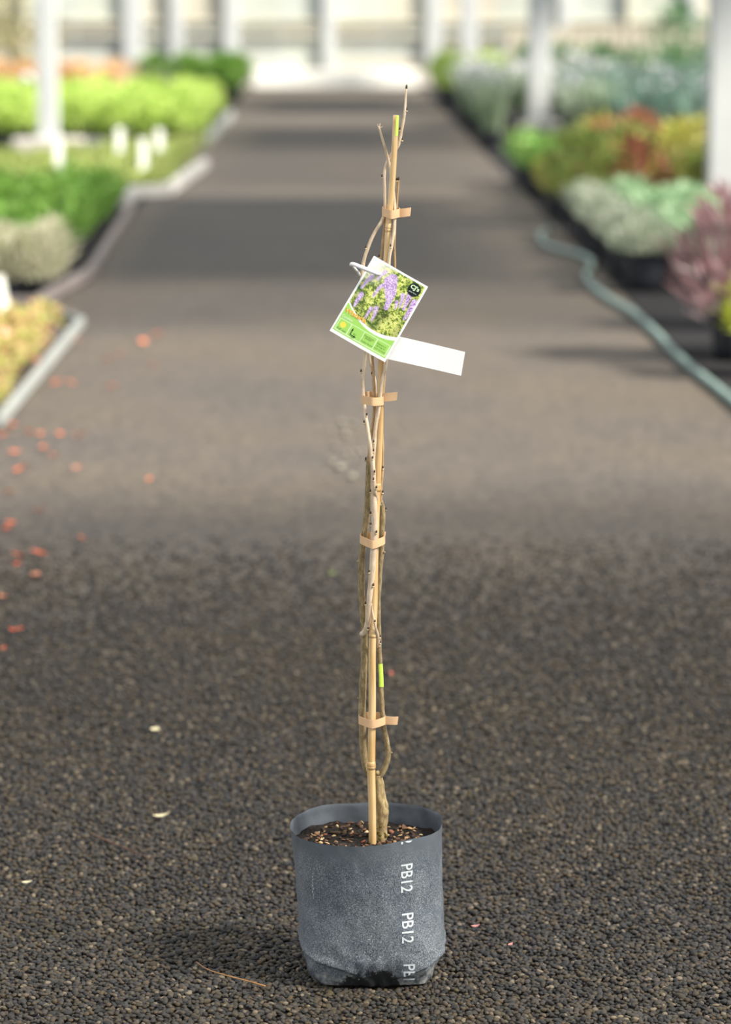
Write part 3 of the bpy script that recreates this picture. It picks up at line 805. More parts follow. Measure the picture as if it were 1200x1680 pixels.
# ---- tape ties
M_TIE = simple('tan_tape', lin(216, 178, 138), 0.5, 0.05, 60)
def tie(lb, cx, cy, hw, dep, yoff, prof, tail, h=13.5):
    """loop of tape: prof = pixel rise of the band at left, middle and right; tail = (x0, x1, dy)"""
    c = AT(cx, cy, yoff)
    root = empty('plant_tie', c); tag(root, lb, 'tie', 'tan tape ties holding the stems to the stake')
    hh = h / 1035.0 / 2
    vs, fs = [], []
    n = 48
    for i in range(n):
        an = 2 * math.pi * i / n
        ca, sa = math.cos(an), math.sin(an)
        ex = 1.6
        rr = (abs(ca) ** ex + abs(sa) ** ex) ** (-1 / ex)
        x = hw / 1035.0 * ca * rr; y = dep * sa * rr
        q = ca
        dz = -(prof[1] + (prof[2] - prof[1]) * max(0, q) + (prof[0] - prof[1]) * max(0, -q)) / 1035.0
        if sa > 0: dz += 0.004 * sa
        for s in (-1, 1):
            vs.append(Vector((x, y, dz + s * hh)))
    for i in range(n):
        i2 = (i + 1) % n
        fs.append((i * 2, i2 * 2, i2 * 2 + 1, i * 2 + 1))
    me = mesh('loop', vs, fs, M_TIE, False)
    o = bpy.data.objects.new('loop', me); COL.objects.link(o); o.parent = root
    md = o.modifiers.new('thickness', 'SOLIDIFY'); md.thickness = 0.0005; md.offset = 1
    if tail:
        x0, x1, d0, d1 = tail
        a = AT(x0, cy + d0, yoff) - c; b = AT(x1, cy + d1, yoff) - c
        vs, fs = [], []
        for i in range(9):
            t = i / 8
            p = a.lerp(b, t); p.y = -0.004 * math.sin(t * 2.2) - 0.002
            for s in (-1, 1): vs.append(p + Vector((0.0008 * s * (t > .99), 0, s * hh)))
        for i in range(8): fs.append((i * 2, i * 2 + 2, i * 2 + 3, i * 2 + 1))
        me = mesh('tail', vs, fs, M_TIE, False)
        o = bpy.data.objects.new('tail', me); COL.objects.link(o); o.parent = root
        md = o.modifiers.new('thickness', 'SOLIDIFY'); md.thickness = 0.0009; md.offset = 0
        st = bevel_box('staple', (a.x + 0.001, a.y - 0.0045, a.z), (0.0008, 0.0008, 0.007), M_SCAR, 0.0002)
        so = bpy.data.objects.new('staple', st); COL.objects.link(so); so.parent = root
    return root
tie('topmost tan tape tie, above the plant tag, its tail pointing away', 642, 349, 14, 0.016, -.008, (-2, 2, 0), (652, 674, 1, -2))
tie('tan tape tie just below the white label', 611.5, 656, 18, 0.020, -.014, (-2, 0, 1), (626, 652, -4, -7))
tie('tan tape tie without a long tail, halfway up the stake', 611.5, 887, 20, 0.024, -.010, (-3, 2, -2), (629, 632, -5, -9))
tie('lowest tan tape tie, above the planter bag', 611, 1182, 22, 0.018, -.004, (-2, 2, -1), (630, 653, -1, -1))

# ---- plant tag with a printed photograph
TAGY = -0.046
def card_corners():
    return AT(614, 420, TAGY), AT(703, 471, TAGY), AT(541, 543, TAGY), AT(632, 595, TAGY)
TL, TR, BL, BR = card_corners()
TN_ = (TR - TL).cross(BL - TL).normalized()
if TN_.y > 0: TN_ = -TN_
tag_root = empty('plant_tag', (TL + TR + BL + BR) / 4)
tag(tag_root, 'printed plant tag with purple wisteria photo and green panel, hanging by a white loop', 'plant tag')
def card(u, v, off=0.0):
    p = TL * (1 - u) * (1 - v) + TR * u * (1 - v) + BL * (1 - u) * v + BR * u * v
    bend = -0.0035 * ((u - .5) ** 2 * 4) - 0.0015 * ((v - .5) ** 2 * 4)
    return p + TN_ * (off + bend)
NU, NV = 168, 234
U, Vg = np.meshgrid(np.linspace(0, 1, NU), np.linspace(0, 1, NV))
Xw, Yw = U * 102.6, Vg * 143.0                      # card millimetres (about)
def L3(c): return np.array(lin(*c)[:3])
def val_noise(scale, seed):
    r = np.random.default_rng(seed)
    g = r.random((int(143 / scale) + 3, int(102.6 / scale) + 3))
    x, y = Xw / scale, Yw / scale
    xi, yi = x.astype(int), y.astype(int); fx, fy = x - xi, y - yi
    fx, fy = fx * fx * (3 - 2 * fx), fy * fy * (3 - 2 * fy)
    return (g[yi, xi] * (1 - fx) + g[yi, xi + 1] * fx) * (1 - fy) + (g[yi + 1, xi] * (1 - fx) + g[yi + 1, xi + 1] * fx) * fy
img = np.ones((NV, NU, 3)) * 0.93
def mixin(m, c):
    global img
    m = np.clip(m, 0, 1)[..., None]
    img = img * (1 - m) + np.asarray(c) * m
curve = 0.745 - 0.486 * (U - 0.6) ** 2
edge = 0.03
photo = (U > edge) & (U < 0.965) & (Vg > 0.025) & (Vg < curve)
leaf = 0.5 * val_noise(4.5, 1) + 0.5 * val_noise(1.5, 2)
big = val_noise(19, 3)
foli = np.where(leaf[..., None] < .40, L3((96, 118, 52)), np.where(leaf[..., None] < .48, L3((146, 168, 70)), np.where(leaf[..., None] < .58, L3((190, 204, 92)), L3((224, 228, 140)))))
dk = np.clip((big - .55) * 4, 0, 1)[..., None]
foli = foli * (1 - .45 * dk) + L3((52, 76, 40)) * .45 * dk
mixin(photo.astype(float), foli)
# darker areas
for (cu, cv, rad, col) in ((.80, .03, .14, (46, 92, 40)), (.03, .40, .10, (40, 92, 50)), (.56, .53, .16, (44, 56, 34)), (.93, .26, .07, (150, 110, 80)), (.55, .70, .10, (58, 92, 40))):
    d = np.hypot((U - cu), (Vg - cv) * 1.39) / rad
    mixin(np.where(photo, np.clip(1.2 - d, 0, 1) * (.45 + .5 * (val_noise(3, 8) > .45)), 0), L3(col))
d = np.hypot(U - .02, (Vg - .02) * 1.3)
mixin(np.where(photo, np.clip(1.25 - d / .34, 0, 1), 0), L3((244, 244, 230)))
z2 = lambda x, y: ((570 + x * .11667), (415 + y * .11667))
def uvpx(px, py):
    dx, dy = px - 614, py - 420
    return (dx * .867 + dy * .497) / 102.6, (-dx * .497 + dy * .867) / 143.0
RAC = [([(350, 340), (280, 400), (205, 500)], 40, .5), ([(540, 270), (480, 310), (420, 380)], 32, .4), ([(570, 430), (460, 480), (365, 620)], 38, .2), ([(640, 370), (640, 560), (545, 790)], 75, .1),
       ([(580, 390), (570, 520), (560, 640)], 60, .2), ([(205, 590), (150, 670), (105, 755)], 38, .15), ([(345, 780), (300, 850), (255, 920)], 30, .2), ([(415, 775), (390, 870), (345, 960)], 32, .25), ([(785, 595), (770, 680), (735, 770)], 34, .25),
       ([(885, 590), (840, 690), (790, 800)], 44, .0), ([(945, 700), (880, 820), (800, 940)], 46, .0), ([(700, 690), (690, 740), (670, 790)], 28, .1)]
dots = np.random.default_rng(5).random((NV, NU)); dn = val_noise(1.3, 21)
for pts, w, pale in RAC:
    uv = [uvpx(*z2(*p)) for p in pts]
    fine = []
    for a, b in zip(uv[:-1], uv[1:]):
        for k in range(12): fine.append((a[0] + (b[0] - a[0]) * k / 12, a[1] + (b[1] - a[1]) * k / 12))
    mm = np.zeros_like(U)
    for i, (a, b) in enumerate(fine):
        rad = w * .11667 * (1.0 - .55 * i / len(fine))
        dd = np.hypot((U - a) * 102.6, (Vg - b) * 143)
        mm = np.maximum(mm, np.clip((rad - dd) / 2.0 + .4, 0, 1))
    mm = mm * (dn + .35 > .62 - .5 * mm)
    colr = np.where(dn[..., None] < .34, L3((150, 110, 184)), np.where(dn[..., None] < .58, L3((194, 158, 218)), L3((228, 208, 242))))
    colr = colr * (1 - pale) + L3((226, 208, 238)) * pale
    mixin(np.where(photo, mm * .95, 0), colr)
green = (U > edge * .9) & (U < 0.968) & (Vg > curve + .018 + .03 * U) & (Vg < .963)
mixin(green.astype(float), L3((166, 220, 106)))
lw = .0075
fr = ((np.abs(Vg - .805) < lw * .72) | (np.abs(Vg - .945) < lw * .72)) & (U > .05) & (U < .945) & green
for u0 in (.05, .25, .487, .72, .945): fr |= (np.abs(U - u0) < lw) & (Vg > .805) & (Vg < .945)
mixin(fr * .8, L3((224, 246, 200)))
ds = np.hypot((U - .135) * 102.6, (Vg - .862) * 143)
mixin(np.clip(5.4 - ds, 0, 1), L3((248, 228, 84)))
dl = np.hypot((U - .829) * 102.6, (Vg - .112) * 143)
mixin(np.clip(11.8 - dl, 0, 1), L3((22, 34, 32)))
dh = np.hypot((U - .21) * 102.6, (Vg - .154) * 143)
hole = dh < 3.0
verts = [card(float(u), float(v)) for u, v in zip(U.ravel(), Vg.ravel())]
L0 = tag_root.location
me = bpy.data.meshes.new('card')
fcs = []
for j in range(NV - 1):
    for i in range(NU - 1):
        if hole[j, i] and hole[j + 1, i + 1]: continue
        a = j * NU + i
        fcs.append((a, a + NU, a + NU + 1, a + 1))
me.from_pydata([tuple(Vector(q) - L0) for q in verts], [], fcs); me.update()
ca = me.color_attributes.new('print', 'FLOAT_COLOR', 'POINT')
ca.data.foreach_set('color', np.concatenate([img.reshape(-1, 3), np.ones((NU * NV, 1))], 1).astype(np.float32).ravel())
me.polygons.foreach_set('use_smooth', [True] * len(me.polygons))
mp_, ntp, bp_ = nmat('printed_card')
at_ = N(ntp, 'ShaderNodeAttribute', _attribute_name='print'); ntp.links.new(at_.outputs['Color'], bp_.inputs['Base Color']); bp_.inputs['Roughness'].default_value = 0.35
bp_.inputs['Specular IOR Level'].default_value = 0.3
me.materials.append(mp_)
o = bpy.data.objects.new('card', me); COL.objects.link(o); o.parent = tag_root
M_CARD = simple('white_card', lin(246, 246, 246), 0.45, 0.01, 20)
bk = [card(u, v, -0.0006) for v in (0, .5, 1) for u in (0, .25, .5, .75, 1)]
me = mesh('card_back', [q - L0 for q in bk], [(j * 5 + i, j * 5 + i + 1, (j + 1) * 5 + i + 1, (j + 1) * 5 + i) for j in range(2) for i in range(4)], M_CARD)

def card_text(body, u0, v0, u1, height_mm, col, off=0.0004, bold=0.0):
    m = simple('ink_' + body.split()[0].lower().replace("'", ''), lin(*col), 0.5, 0.02, 50)
    me = text_mesh(body, 1.0, bold)
    xs_ = [v.co.x for v in me.vertices]; ys_ = [v.co.y for v in me.vertices]
    mnx, mxx, mny, mxy = min(xs_), max(xs_), min(ys_), max(ys_)
    for v in me.vertices:
        a = (v.co.x - mnx) / (mxx - mnx); c = (v.co.y - mny) / (mxy - mny)
        v.co = card(u0 + (u1 - u0) * a, v0 - c * height_mm / 143.0, off) - L0
    me.materials.append(m)
    o = bpy.data.objects.new('lettering', me); COL.objects.link(o); o.parent = tag_root
card_text('Wisteria', .04, .722, .42, 8.2, (250, 240, 150), 0.0003, 0.05)
card_text('Wisteria', .045, .720, .415, 7.6, (236, 158, 40), 0.0005, 0.01)
card_text('Caroline', .05, .785, .235, 4.6, (240, 250, 230))
card_text('Full sun', .075, .93, .225, 3.4, (96, 130, 60))
card_text('4m', .34, .90, .39, 2.6, (96, 130, 60)); card_text('4m', .33, .943, .38, 2.4, (96, 130, 60))
card_text('Deciduous', .505, .850, .68, 3.0, (96, 130, 60)); card_text('climber', .53, .872, .65, 2.8, (96, 130, 60))
card_text('Purple flower', .495, .925, .712, 3.2, (96, 130, 60))
card_text('Flowers in', .745, .855, .90, 2.8, (96, 130, 60)); card_text('Spring to', .75, .885, .90, 2.8, (96, 130, 60)); card_text('early Summer', .73, .918, .935, 2.8, (96, 130, 60))
card_text("CJ's", .752, .125, .905, 9.5, (206, 236, 190), 0.0005, 0.035)
card_text('plant farm', .762, .155, .895, 2.6, (220, 232, 226), 0.0005)
# arrows
M_ARROW = simple('arrow_ink', lin(28, 40, 24), 0.5, 0.02, 50)
def card_poly(pts, mat, off=0.0005):
    me = mesh('print_mark', [card(u, v, off) - L0 for u, v in pts], [tuple(range(len(pts)))], mat, False)
    o = bpy.data.objects.new('print_mark', me); COL.objects.link(o); o.parent = tag_root
card_poly([(.298, .922), (.298, .868), (.288, .868), (.303, .832), (.318, .868), (.310, .868), (.310, .922)], M_ARROW)
card_poly([(.305, .9225), (.365, .9225), (.365, .929), (.41, .919), (.365, .908), (.365, .914), (.305, .914)], M_ARROW)
# white loop through the hole and round the stem
M_LOOP = simple('white_plastic_loop', lin(236, 236, 236), 0.35, 0.03, 40)
hp = card(.20, .152)
lp = [hp + Vector((0.004, 0.010, 0.002)), hp + Vector((0.001, -0.0012, 0.0)), AT(612, 446, TAGY - .006), AT(594, 439, TAGY - .007), AT(581, 434, TAGY - .002), AT(577, 434, TAGY + .010), AT(580, 438, TAGY + .022), AT(587, 446, TAGY + .040), AT(592, 452, TAGY + .046), AT(602, 456, TAGY + .040), AT(612, 455, TAGY + .024), hp + Vector((0.004, 0.012, 0.001))]
P = catmull(lp, 6)
v, f = tube_vf(P, [0.0033 if i < 32 else 0.0022 for i in range(len(P))], 10)
child_mesh('loop', v, f, M_LOOP, tag_root)

# ---- blank white label behind the tag
LBY = -0.040
M_LABEL = simple('blank_white_label', lin(250, 250, 250), 0.4, 0.005, 20)
lab_root = empty('blank_label', AT(690, 580, LBY)); tag(lab_root, 'blank white strip label sticking out from behind the plant tag', 'label')
A, B = AT(616, 543.2, LBY + .006), AT(763.5, 577.5, LBY - .012)
C_, D = AT(607, 582.6, LBY + .006), AT(757, 616.5, LBY - .012)
vs = []
for i in range(13):
    t = i / 12
    for s in (0, .5, 1):
        p = A.lerp(B, t).lerp(C_.lerp(D, t), s); p.y += 0.003 * math.sin(t * 3.1) ; vs.append(p)
fs = [(i * 3 + k, i * 3 + k + 1, i * 3 + k + 4, i * 3 + k + 3) for i in range(12) for k in range(2)]
o = child_mesh('strip', vs, fs, M_LABEL, lab_root, False)
md = o.modifiers.new('thickness', 'SOLIDIFY'); md.thickness = 0.0005
v, f = tube_vf([A.lerp(C_, .5) + Vector((0.004, -0.002, 0)), A.lerp(C_, .5) + Vector((0.004, 0.008, 0.002)), AT(608, 565, -.006)], [0.0012] * 3, 8)
child_mesh('loop', v, f, M_LOOP, lab_root)

# ================================================================== LITTER
M_LEAFO = island_mat('dry_orange_leaf', [(0, lin(206, 104, 62)), (0.4, lin(224, 132, 86)), (0.7, lin(190, 84, 56)), (0.9, lin(222, 150, 118)), (1, lin(200, 100, 90))], 0.6, translucent=0.2)
M_LEAFP = simple('pale_dry_leaf', lin(206, 196, 160), 0.6, 0.15, 90)
M_LEAFK = simple('pink_petal', lin(206, 140, 132), 0.6, 0.15, 90)
M_LEAFG = simple('green_leaf', lin(128, 150, 62), 0.6, 0.15, 90)
def leaf_mesh(name, L, W, curl, mat):
    vs, fs = [], []
    n = 6
    for i in range(n + 1):
        t = i / n; w = W * math.sin(math.pi * min(.98, max(.02, t)) ** .85) * .5 + W * .02
        z = curl * L * (t - .5) ** 2 * 4
        vs += [(L * (t - .5), -w, z + w * .5), (L * (t - .5), 0, z), (L * (t - .5), w, z + w * .4)]
    for i in range(n):
        for k in range(2): fs.append((i * 3 + k, i * 3 + k + 3, i * 3 + k + 4, i * 3 + k + 1))
    return mesh(name, vs, fs, mat)
leafm = [leaf_mesh('fallen_leaf', .05, .026, .14, M_LEAFO), leaf_mesh('fallen_leaf', .04, .026, .25, M_LEAFO), leaf_mesh('fallen_leaf', .045, .02, .3, M_LEAFO)]
ORANGE = [(258, 550), (234, 563), (200, 583), (177, 592), (252, 600), (117, 630), (92, 630), (183, 636), (5, 716), (67, 715), (100, 715), (131, 717), (25, 744), (72, 738), (88, 750), (40, 768), (28, 775), (130, 770), (14, 810), (245, 790), (66, 840), (16, 862), (10, 872), (32, 914), (64, 911), (135, 887), (25, 930), (58, 947), (5, 983), (22, 1040), (33, 1038), (5, 1070), (642, 1112), (20, 700), (48, 712), (130, 560)]
for k, (px, py) in enumerate(ORANGE):
    p = G(px, py); far = (p.y > 2.8)
    o = link('fallen_leaf', leafm[k % 3])
    s = random.uniform(.75, 1.15) * (0.8 if px in (642,) else 1)
    if py > 1000: s *= .6
    o.location = (p.x, p.y, 0.004 if p.y > 2.6 else 0.008); o.scale = (s, s, s)
    o.rotation_euler = (random.gauss(0, .15), random.gauss(0, .15), random.uniform(0, 6.28))
    if px == 642: tag(o, 'single orange leaf on the gravel behind the stake, beside the lime paint stripe', 'leaf')
    else: tag(o, 'small fallen orange leaf on the gravel near the edged bed', 'leaf', 'fallen orange leaves beside the edged bed')
def lone(name, px, py, L, W, mat, lb, z=.007, rz=0.3):
    p = G(px, py); o = link(name, leaf_mesh(name, L, W, .2, mat)); o.location = (p.x, p.y, z); o.rotation_euler = (.1, -.1, rz); tag(o, lb, 'leaf')
lone('dry_leaf', 265, 1346, .034, .014, M_LEAFP, 'small pale dry leaf on gravel level with the rim of the bag')
lone('dry_leaf', 255, 1204, .024, .02, M_LEAFP, 'round pale leaf on gravel level with the lowest tape tie', rz=1.2)
lone('green_leaf', 546, 946, .022, .016, M_LEAFG, 'tiny green leaf on the gravel just left of the tied stems')
lone('petal', 781, 1527, .016, .008, M_LEAFK, 'pink petal on the gravel right of the bag')
lone('petal', 838, 1557, .012, .007, M_LEAFK, 'second pink petal on the gravel, further from the bag', rz=1.0)
lone('dry_leaf', 45, 1455, .02, .01, M_LEAFP, 'small tan leaf scrap on gravel near the photo edge', rz=.2)
M_TWIG = simple('dry_grass_stalk', lin(170, 124, 78), 0.6, 0.2, 60)
def twig(name, pts, r, lb, mat=M_TWIG):
    P = catmull([G(x, y, z) for x, y, z in pts], 5)
    v, f = tube_vf(P, [r * (1 - .5 * i / len(P)) for i in range(len(P))], 6)
    o = link(name, mesh(name, v, f, mat)); tag(o, lb, 'twig')
twig('grass_stalk', [(436, 1618, .009), (405, 1609, .011), (370, 1600, .009), (340, 1590, .007), (322, 1578, .006)], 0.0013, 'thin dry straw stalk lying on gravel left of the bag')
twig('twig', [(150, 1368, .006), (190, 1385, .008), (215, 1395, .007), (250, 1410, .006)], 0.0018, 'brown twig on the gravel behind the straw stalk', simple('brown_twig', lin(104, 78, 64), .7, .2, 40))
M_PALE = simple('pale_stone', lin(120, 115, 104), 0.7, 0.15, 60)
pm_ = []
for k in range(3):
    V, T = pebble_template(8, 5); V = V * (1 + RNG.uniform(-.15, .15, (len(V), 1))); pm_.append(np_mesh('pale_stone', V, T, M_PALE))
for k in range(16):
    px, py = random.gauss(566, 22), random.uniform(675, 790)
    p = G(px, py); o = link('pale_stone', pm_[k % 3]); s = random.uniform(.008, .015)
    o.location = (p.x, p.y, 0.001); o.scale = (s * 1.2, s, s * .7); o.rotation_euler = (0, 0, random.uniform(0, 6))
    tag(o, 'pale stone in the light patch on the aisle behind the stake', 'stone', 'pale stones behind the stake')

# ================================================================== BEDS
def leaf_cloud(name, n, rx, rz_, z0, ll, lw_, mat, up=0.4, shape='dome'):
    """rounded clump of folded leaves between z0 and z0+rz_"""
    V, T = [], []
    for _ in range(n):
        th = random.uniform(0, 2 * math.pi); k = random.random() ** .5
        h = random.random()
        prof = math.sqrt(max(0.05, 1 - (h * 1.9 - 0.85) ** 2)) if shape == 'dome' else (1.05 - .85 * h)
        c = Vector((math.cos(th) * rx * k * prof, math.sin(th) * rx * k * prof, z0 + h * rz_))
        d = Vector((math.cos(th) * k + random.gauss(0, .35), math.sin(th) * k + random.gauss(0, .35), up + random.gauss(0, .4))).normalized()
        s = d.cross(Vector((random.gauss(0, .3), random.gauss(0, .3), 1))).normalized()
        nn = s.cross(d)
        L = ll * random.uniform(.7, 1.3); W = lw_ * random.uniform(.8, 1.2)
        b = len(V)
        V += [c, c + d * L * .5 + s * W * .5 + nn * W * .15, c + d * L, c + d * L * .5 - s * W * .5 + nn * W * .15]
        T += [(b, b + 1, b + 2), (b, b + 2, b + 3)]
    return mesh(name, V, T, mat, False)

def blade_clump(name, n, rad, h, w, mat, spread=.35):
    V, T = [], []
    for _ in range(n):
        th = random.uniform(0, 2 * math.pi); k = random.random() ** .5
        c = Vector((math.cos(th) * rad * k, math.sin(th) * rad * k, 0))
        out = Vector((math.cos(th), math.sin(th), 0)) * spread * h * random.uniform(.2, 1)
        s = Vector((-math.sin(th + random.gauss(0, .6)), math.cos(th), 0)).normalized() * w * .5
        hh = h * random.uniform(.65, 1.1); b = len(V)
        for t in (0, .4, .75):
            p = c + out * t * t + Vector((0, 0, hh * t)); V += [p - s * (1 - t * .5), p + s * (1 - t * .5)]
        V.append(c + out + Vector((0, 0, hh * random.uniform(.88, 1))))
        for q in (0, 2): T += [(b + q, b + q + 1, b + q + 3), (b + q, b + q + 3, b + q + 2)]
        T.append((b + 4, b + 5, b + 6))
    return mesh(name, V, T, mat, False)

def pot_mesh(name, r, h, mat, n=16):
    prof = [(r * .84, 0), (r * .9, h * .3), (r * .98, h * .75), (r, h * .98), (r * 1.04, h), (r * .97, h), (r * .93, h * .86), (0.0, h * .86)]
    V, Fc = [], []
    for i, (a, z) in enumerate(prof[:-1]):
        for k in range(n):
            th = 2 * math.pi * k / n; V.append((a * math.cos(th) * (1 + .03 * math.sin(3 * th + i)), a * math.sin(th), z))
    m = len(prof) - 1
    for i in range(m - 1):
        for k in range(n):
            k2 = (k + 1) % n; Fc.append((i * n + k, i * n + k2, (i + 1) * n + k2, (i + 1) * n + k))
    Fc.append(tuple((m - 1) * n + k for k in range(n))); Fc.append(tuple(range(n - 1, -1, -1)))
    return mesh(name, V, Fc, mat)

M_POT = simple('black_pot_plastic', lin(34, 36, 42), 0.5, 0.3, 20)
POT_S = pot_mesh('pot', .055, .09, M_POT); POT_M = pot_mesh('planter_bag', .11, .20, M_POT); POT_L = pot_mesh('planter_bag', .15, .26, M_POT)
def fol(name, stops, tr=.35): return island_mat(name, stops, .5, .3, tr)
M_LIMEF = fol('lime_foliage', [(0, lin(156, 182, 84)), (.4, lin(186, 210, 106)), (.7, lin(204, 220, 132)), (1, lin(132, 160, 68))])
M_GREENF = fol('green_foliage', [(0, lin(82, 122, 50)), (.4, lin(106, 146, 60)), (.7, lin(132, 166, 76)), (1, lin(72, 106, 46))])
M_PALEF = fol('cream_foliage', [(0, lin(192, 188, 162)), (.4, lin(208, 202, 180)), (.7, lin(174, 174, 142)), (1, lin(150, 158, 116))])
M_SPARSE = fol('yellow_green_foliage', [(0, lin(142, 160, 84)), (.4, lin(164, 172, 104)), (.7, lin(126, 154, 72)), (1, lin(172, 162, 112))])
M_PINKY = fol('pink_yellow_foliage', [(0, lin(184, 182, 106)), (.3, lin(198, 188, 128)), (.46, lin(226, 160, 150)), (.58, lin(200, 186, 130)), (.8, lin(168, 180, 92)), (.92, lin(178, 180, 110)), (1, lin(218, 140, 132))])
M_BURG = fol('burgundy_foliage', [(0, lin(130, 94, 98)), (.35, lin(156, 122, 126)), (.6, lin(184, 158, 158)), (.8, lin(112, 82, 86)), (1, lin(206, 188, 186))])
M_GREYG = fol('grey_green_foliage', [(0, lin(150, 176, 140)), (.4, lin(124, 168, 116)), (.7, lin(176, 190, 164)), (1, lin(112, 154, 104))])
M_REDY = [fol('red_foliage', [(0, lin(162, 96, 80)), (.35, lin(182, 118, 98)), (.6, lin(138, 130, 76)), (.8, lin(140, 84, 72)), (1, lin(190, 140, 110))]),
          fol('yellow_foliage', [(0, lin(168, 166, 82)), (.4, lin(184, 178, 94)), (.7, lin(134, 150, 74)), (1, lin(182, 146, 94))]),
          fol('olive_foliage', [(0, lin(128, 148, 78)), (.5, lin(152, 166, 92)), (.8, lin(110, 126, 68)), (1, lin(154, 114, 84))])]
M_BRIGHT = fol('bright_green_foliage', [(0, lin(112, 160, 82)), (.4, lin(132, 176, 98)), (.8, lin(150, 164, 84)), (1, lin(92, 138, 70))])
M_TEAL = fol('teal_blades', [(0, lin(70, 106, 90)), (.4, lin(86, 120, 104)), (.62, lin(102, 126, 112)), (.75, lin(128, 132, 130)), (1, lin(58, 94, 72))], .2)
M_SILV = fol('silver_stems', [(0, lin(118, 138, 104)), (.5, lin(146, 156, 136)), (1, lin(98, 124, 84))], .25)
M_FLOW = fol('white_flower', [(0, lin(196, 194, 198)), (.5, lin(182, 180, 190)), (1, lin(212, 210, 210))], .2)
M_DARKG = fol('dark_green_foliage', [(0, lin(70, 110, 72)), (.5, lin(92, 132, 88)), (1, lin(112, 150, 96))], .2)
M_TANF = fol('tan_foliage', [(0, lin(206, 166, 116)), (.5, lin(222, 188, 142)), (1, lin(186, 140, 92))], .3)
M_OLIVE = fol('olive_brown_foliage', [(0, lin(170, 156, 112)), (.5, lin(150, 150, 100)), (1, lin(186, 170, 132))], .3)
M_STEM = simple('plant_stem', lin(110, 96, 66), .7, .2, 60)

def stem_mesh(name, h, n=5, sp=.05):
    V, Fc = [], []
    for k in range(n):
        th = 6.28 * k / n + random.uniform(-.3, .3)
        P = [Vector((0.006 * math.cos(th), 0.006 * math.sin(th), 0)), Vector((sp * .5 * math.cos(th), sp * .5 * math.sin(th), h * .5)), Vector((sp * math.cos(th), sp * math.sin(th), h))]
        v, f = tube_vf(P, [.005, .004, .003], 5); b = len(V); V += v; Fc += [tuple(i + b for i in q) for q in f]
    return mesh(name, V, Fc, M_STEM)

def potted(name, x, y, parts, lb, cat, group=None, s=1.0, rz=None):
    """parts: list of (part name, mesh, z offset)"""
    e = empty(name, (x, y, 0.001), random.uniform(0, 6.28) if rz is None else rz); e.scale = (s, s, s)
    tag(e, lb, cat, group, 'thing')
    for pn, m, z in parts:
        o = bpy.data.objects.new(pn, m); COL.objects.link(o); o.parent = e; o.location = (0, 0, z)
        if pn in ('flowers', 'foliage', 'blades'): o['kind'] = 'stuff'
    return e

NUM = 'first second third fourth fifth sixth seventh eighth ninth tenth eleventh twelfth thirteenth fourteenth fifteenth sixteenth seventeenth eighteenth nineteenth twentieth twenty-first twenty-second'.split()
def place(base, i, j):
    """plants of the outer rows are told apart by their place, the inner ones are alike"""
    if i < 2 or j < 2: return '%s, %s row from the aisle, %s from the front' % (base, NUM[i], NUM[j])
    return base + ', in the inner rows'
# --- left, nearest bed: pink and yellow low plants behind a grey edging board
pinks = [leaf_cloud('foliage', 150, .11, .085, .0, .045, .03, M_PINKY, .6) for _ in range(3)]
LABP = 'low pink and yellow plant'
for i in range(7):
    for j in range(14):
        x = -1.40 - .17 * i + random.uniform(-.03, .03); y = 6.2 + .255 * j + random.uniform(-.04, .04)
        if y > 9.25: continue
        par = [('foliage', random.choice(pinks), .05)] + ([('pot', POT_S, 0)] if i < 2 or j < 2 else [])
        potted('bedding_plant', x, y, par, place(LABP, i, j), 'plant', 'pink and yellow bedding plants', random.uniform(.85, 1.15))
M_EDGE = simple('grey_edging', lin(128, 131, 128), .6, .12, 8)
M_EDGE3 = simple('mauve_grey_edging', lin(112, 104, 102), .7, .15, 8)
M_EDGE2 = simple('pale_edging', lin(150, 148, 145), .6, .1, 8)
def edging(name, pts, h, t, mat, lb):
    root = empty(name, (pts[0][0], pts[0][1], 0)); tag(root, lb, 'edging')
    for a, b in zip(pts[:-1], pts[1:]):
        L = math.hypot(b[0] - a[0], b[1] - a[1]); rz = math.atan2(b[1] - a[1], b[0] - a[0])
        me = bevel_box('board', (0, 0, h / 2), (L + t * .9, t, h), mat, .006)
        o = bpy.data.objects.new('board', me); COL.objects.link(o); o.parent = root
        o.location = ((a[0] + b[0]) / 2 - pts[0][0], (a[1] + b[1]) / 2 - pts[0][1], 0.0); o.rotation_euler = (0, 0, rz)
g2 = lambda x, y: (G(x, y).x, G(x, y).y)
edging('bed_edging', [(-2.8, 6.02), (-1.27, 6.02), (-1.25, 9.3), (-1.5, 9.9)], .05, .03, M_EDGE, 'grey edging board around the nearest bed of pink and yellow plants')
edging('bed_edging', [(-3.2, 10.15), (-1.55, 10.15), (-1.41, 11.75), (-1.53, 17.0)], .06, .04, M_EDGE3, 'pale edging board around the bed of cream and green plants')
edging('bed_edging', [(-1.62, 17.35), (-1.60, 18.4), (-1.36, 18.6), (-1.22, 22.3)], .09, .07, M_EDGE2, 'pale edging board jutting into the aisle beside the low yellow-green plants')
edging('bed_edging', [(-3.4, 25.9), (-1.38, 25.9), (-1.36, 33.5)], .10, .06, M_EDGE, 'grey edging board in front of the lime green plants')
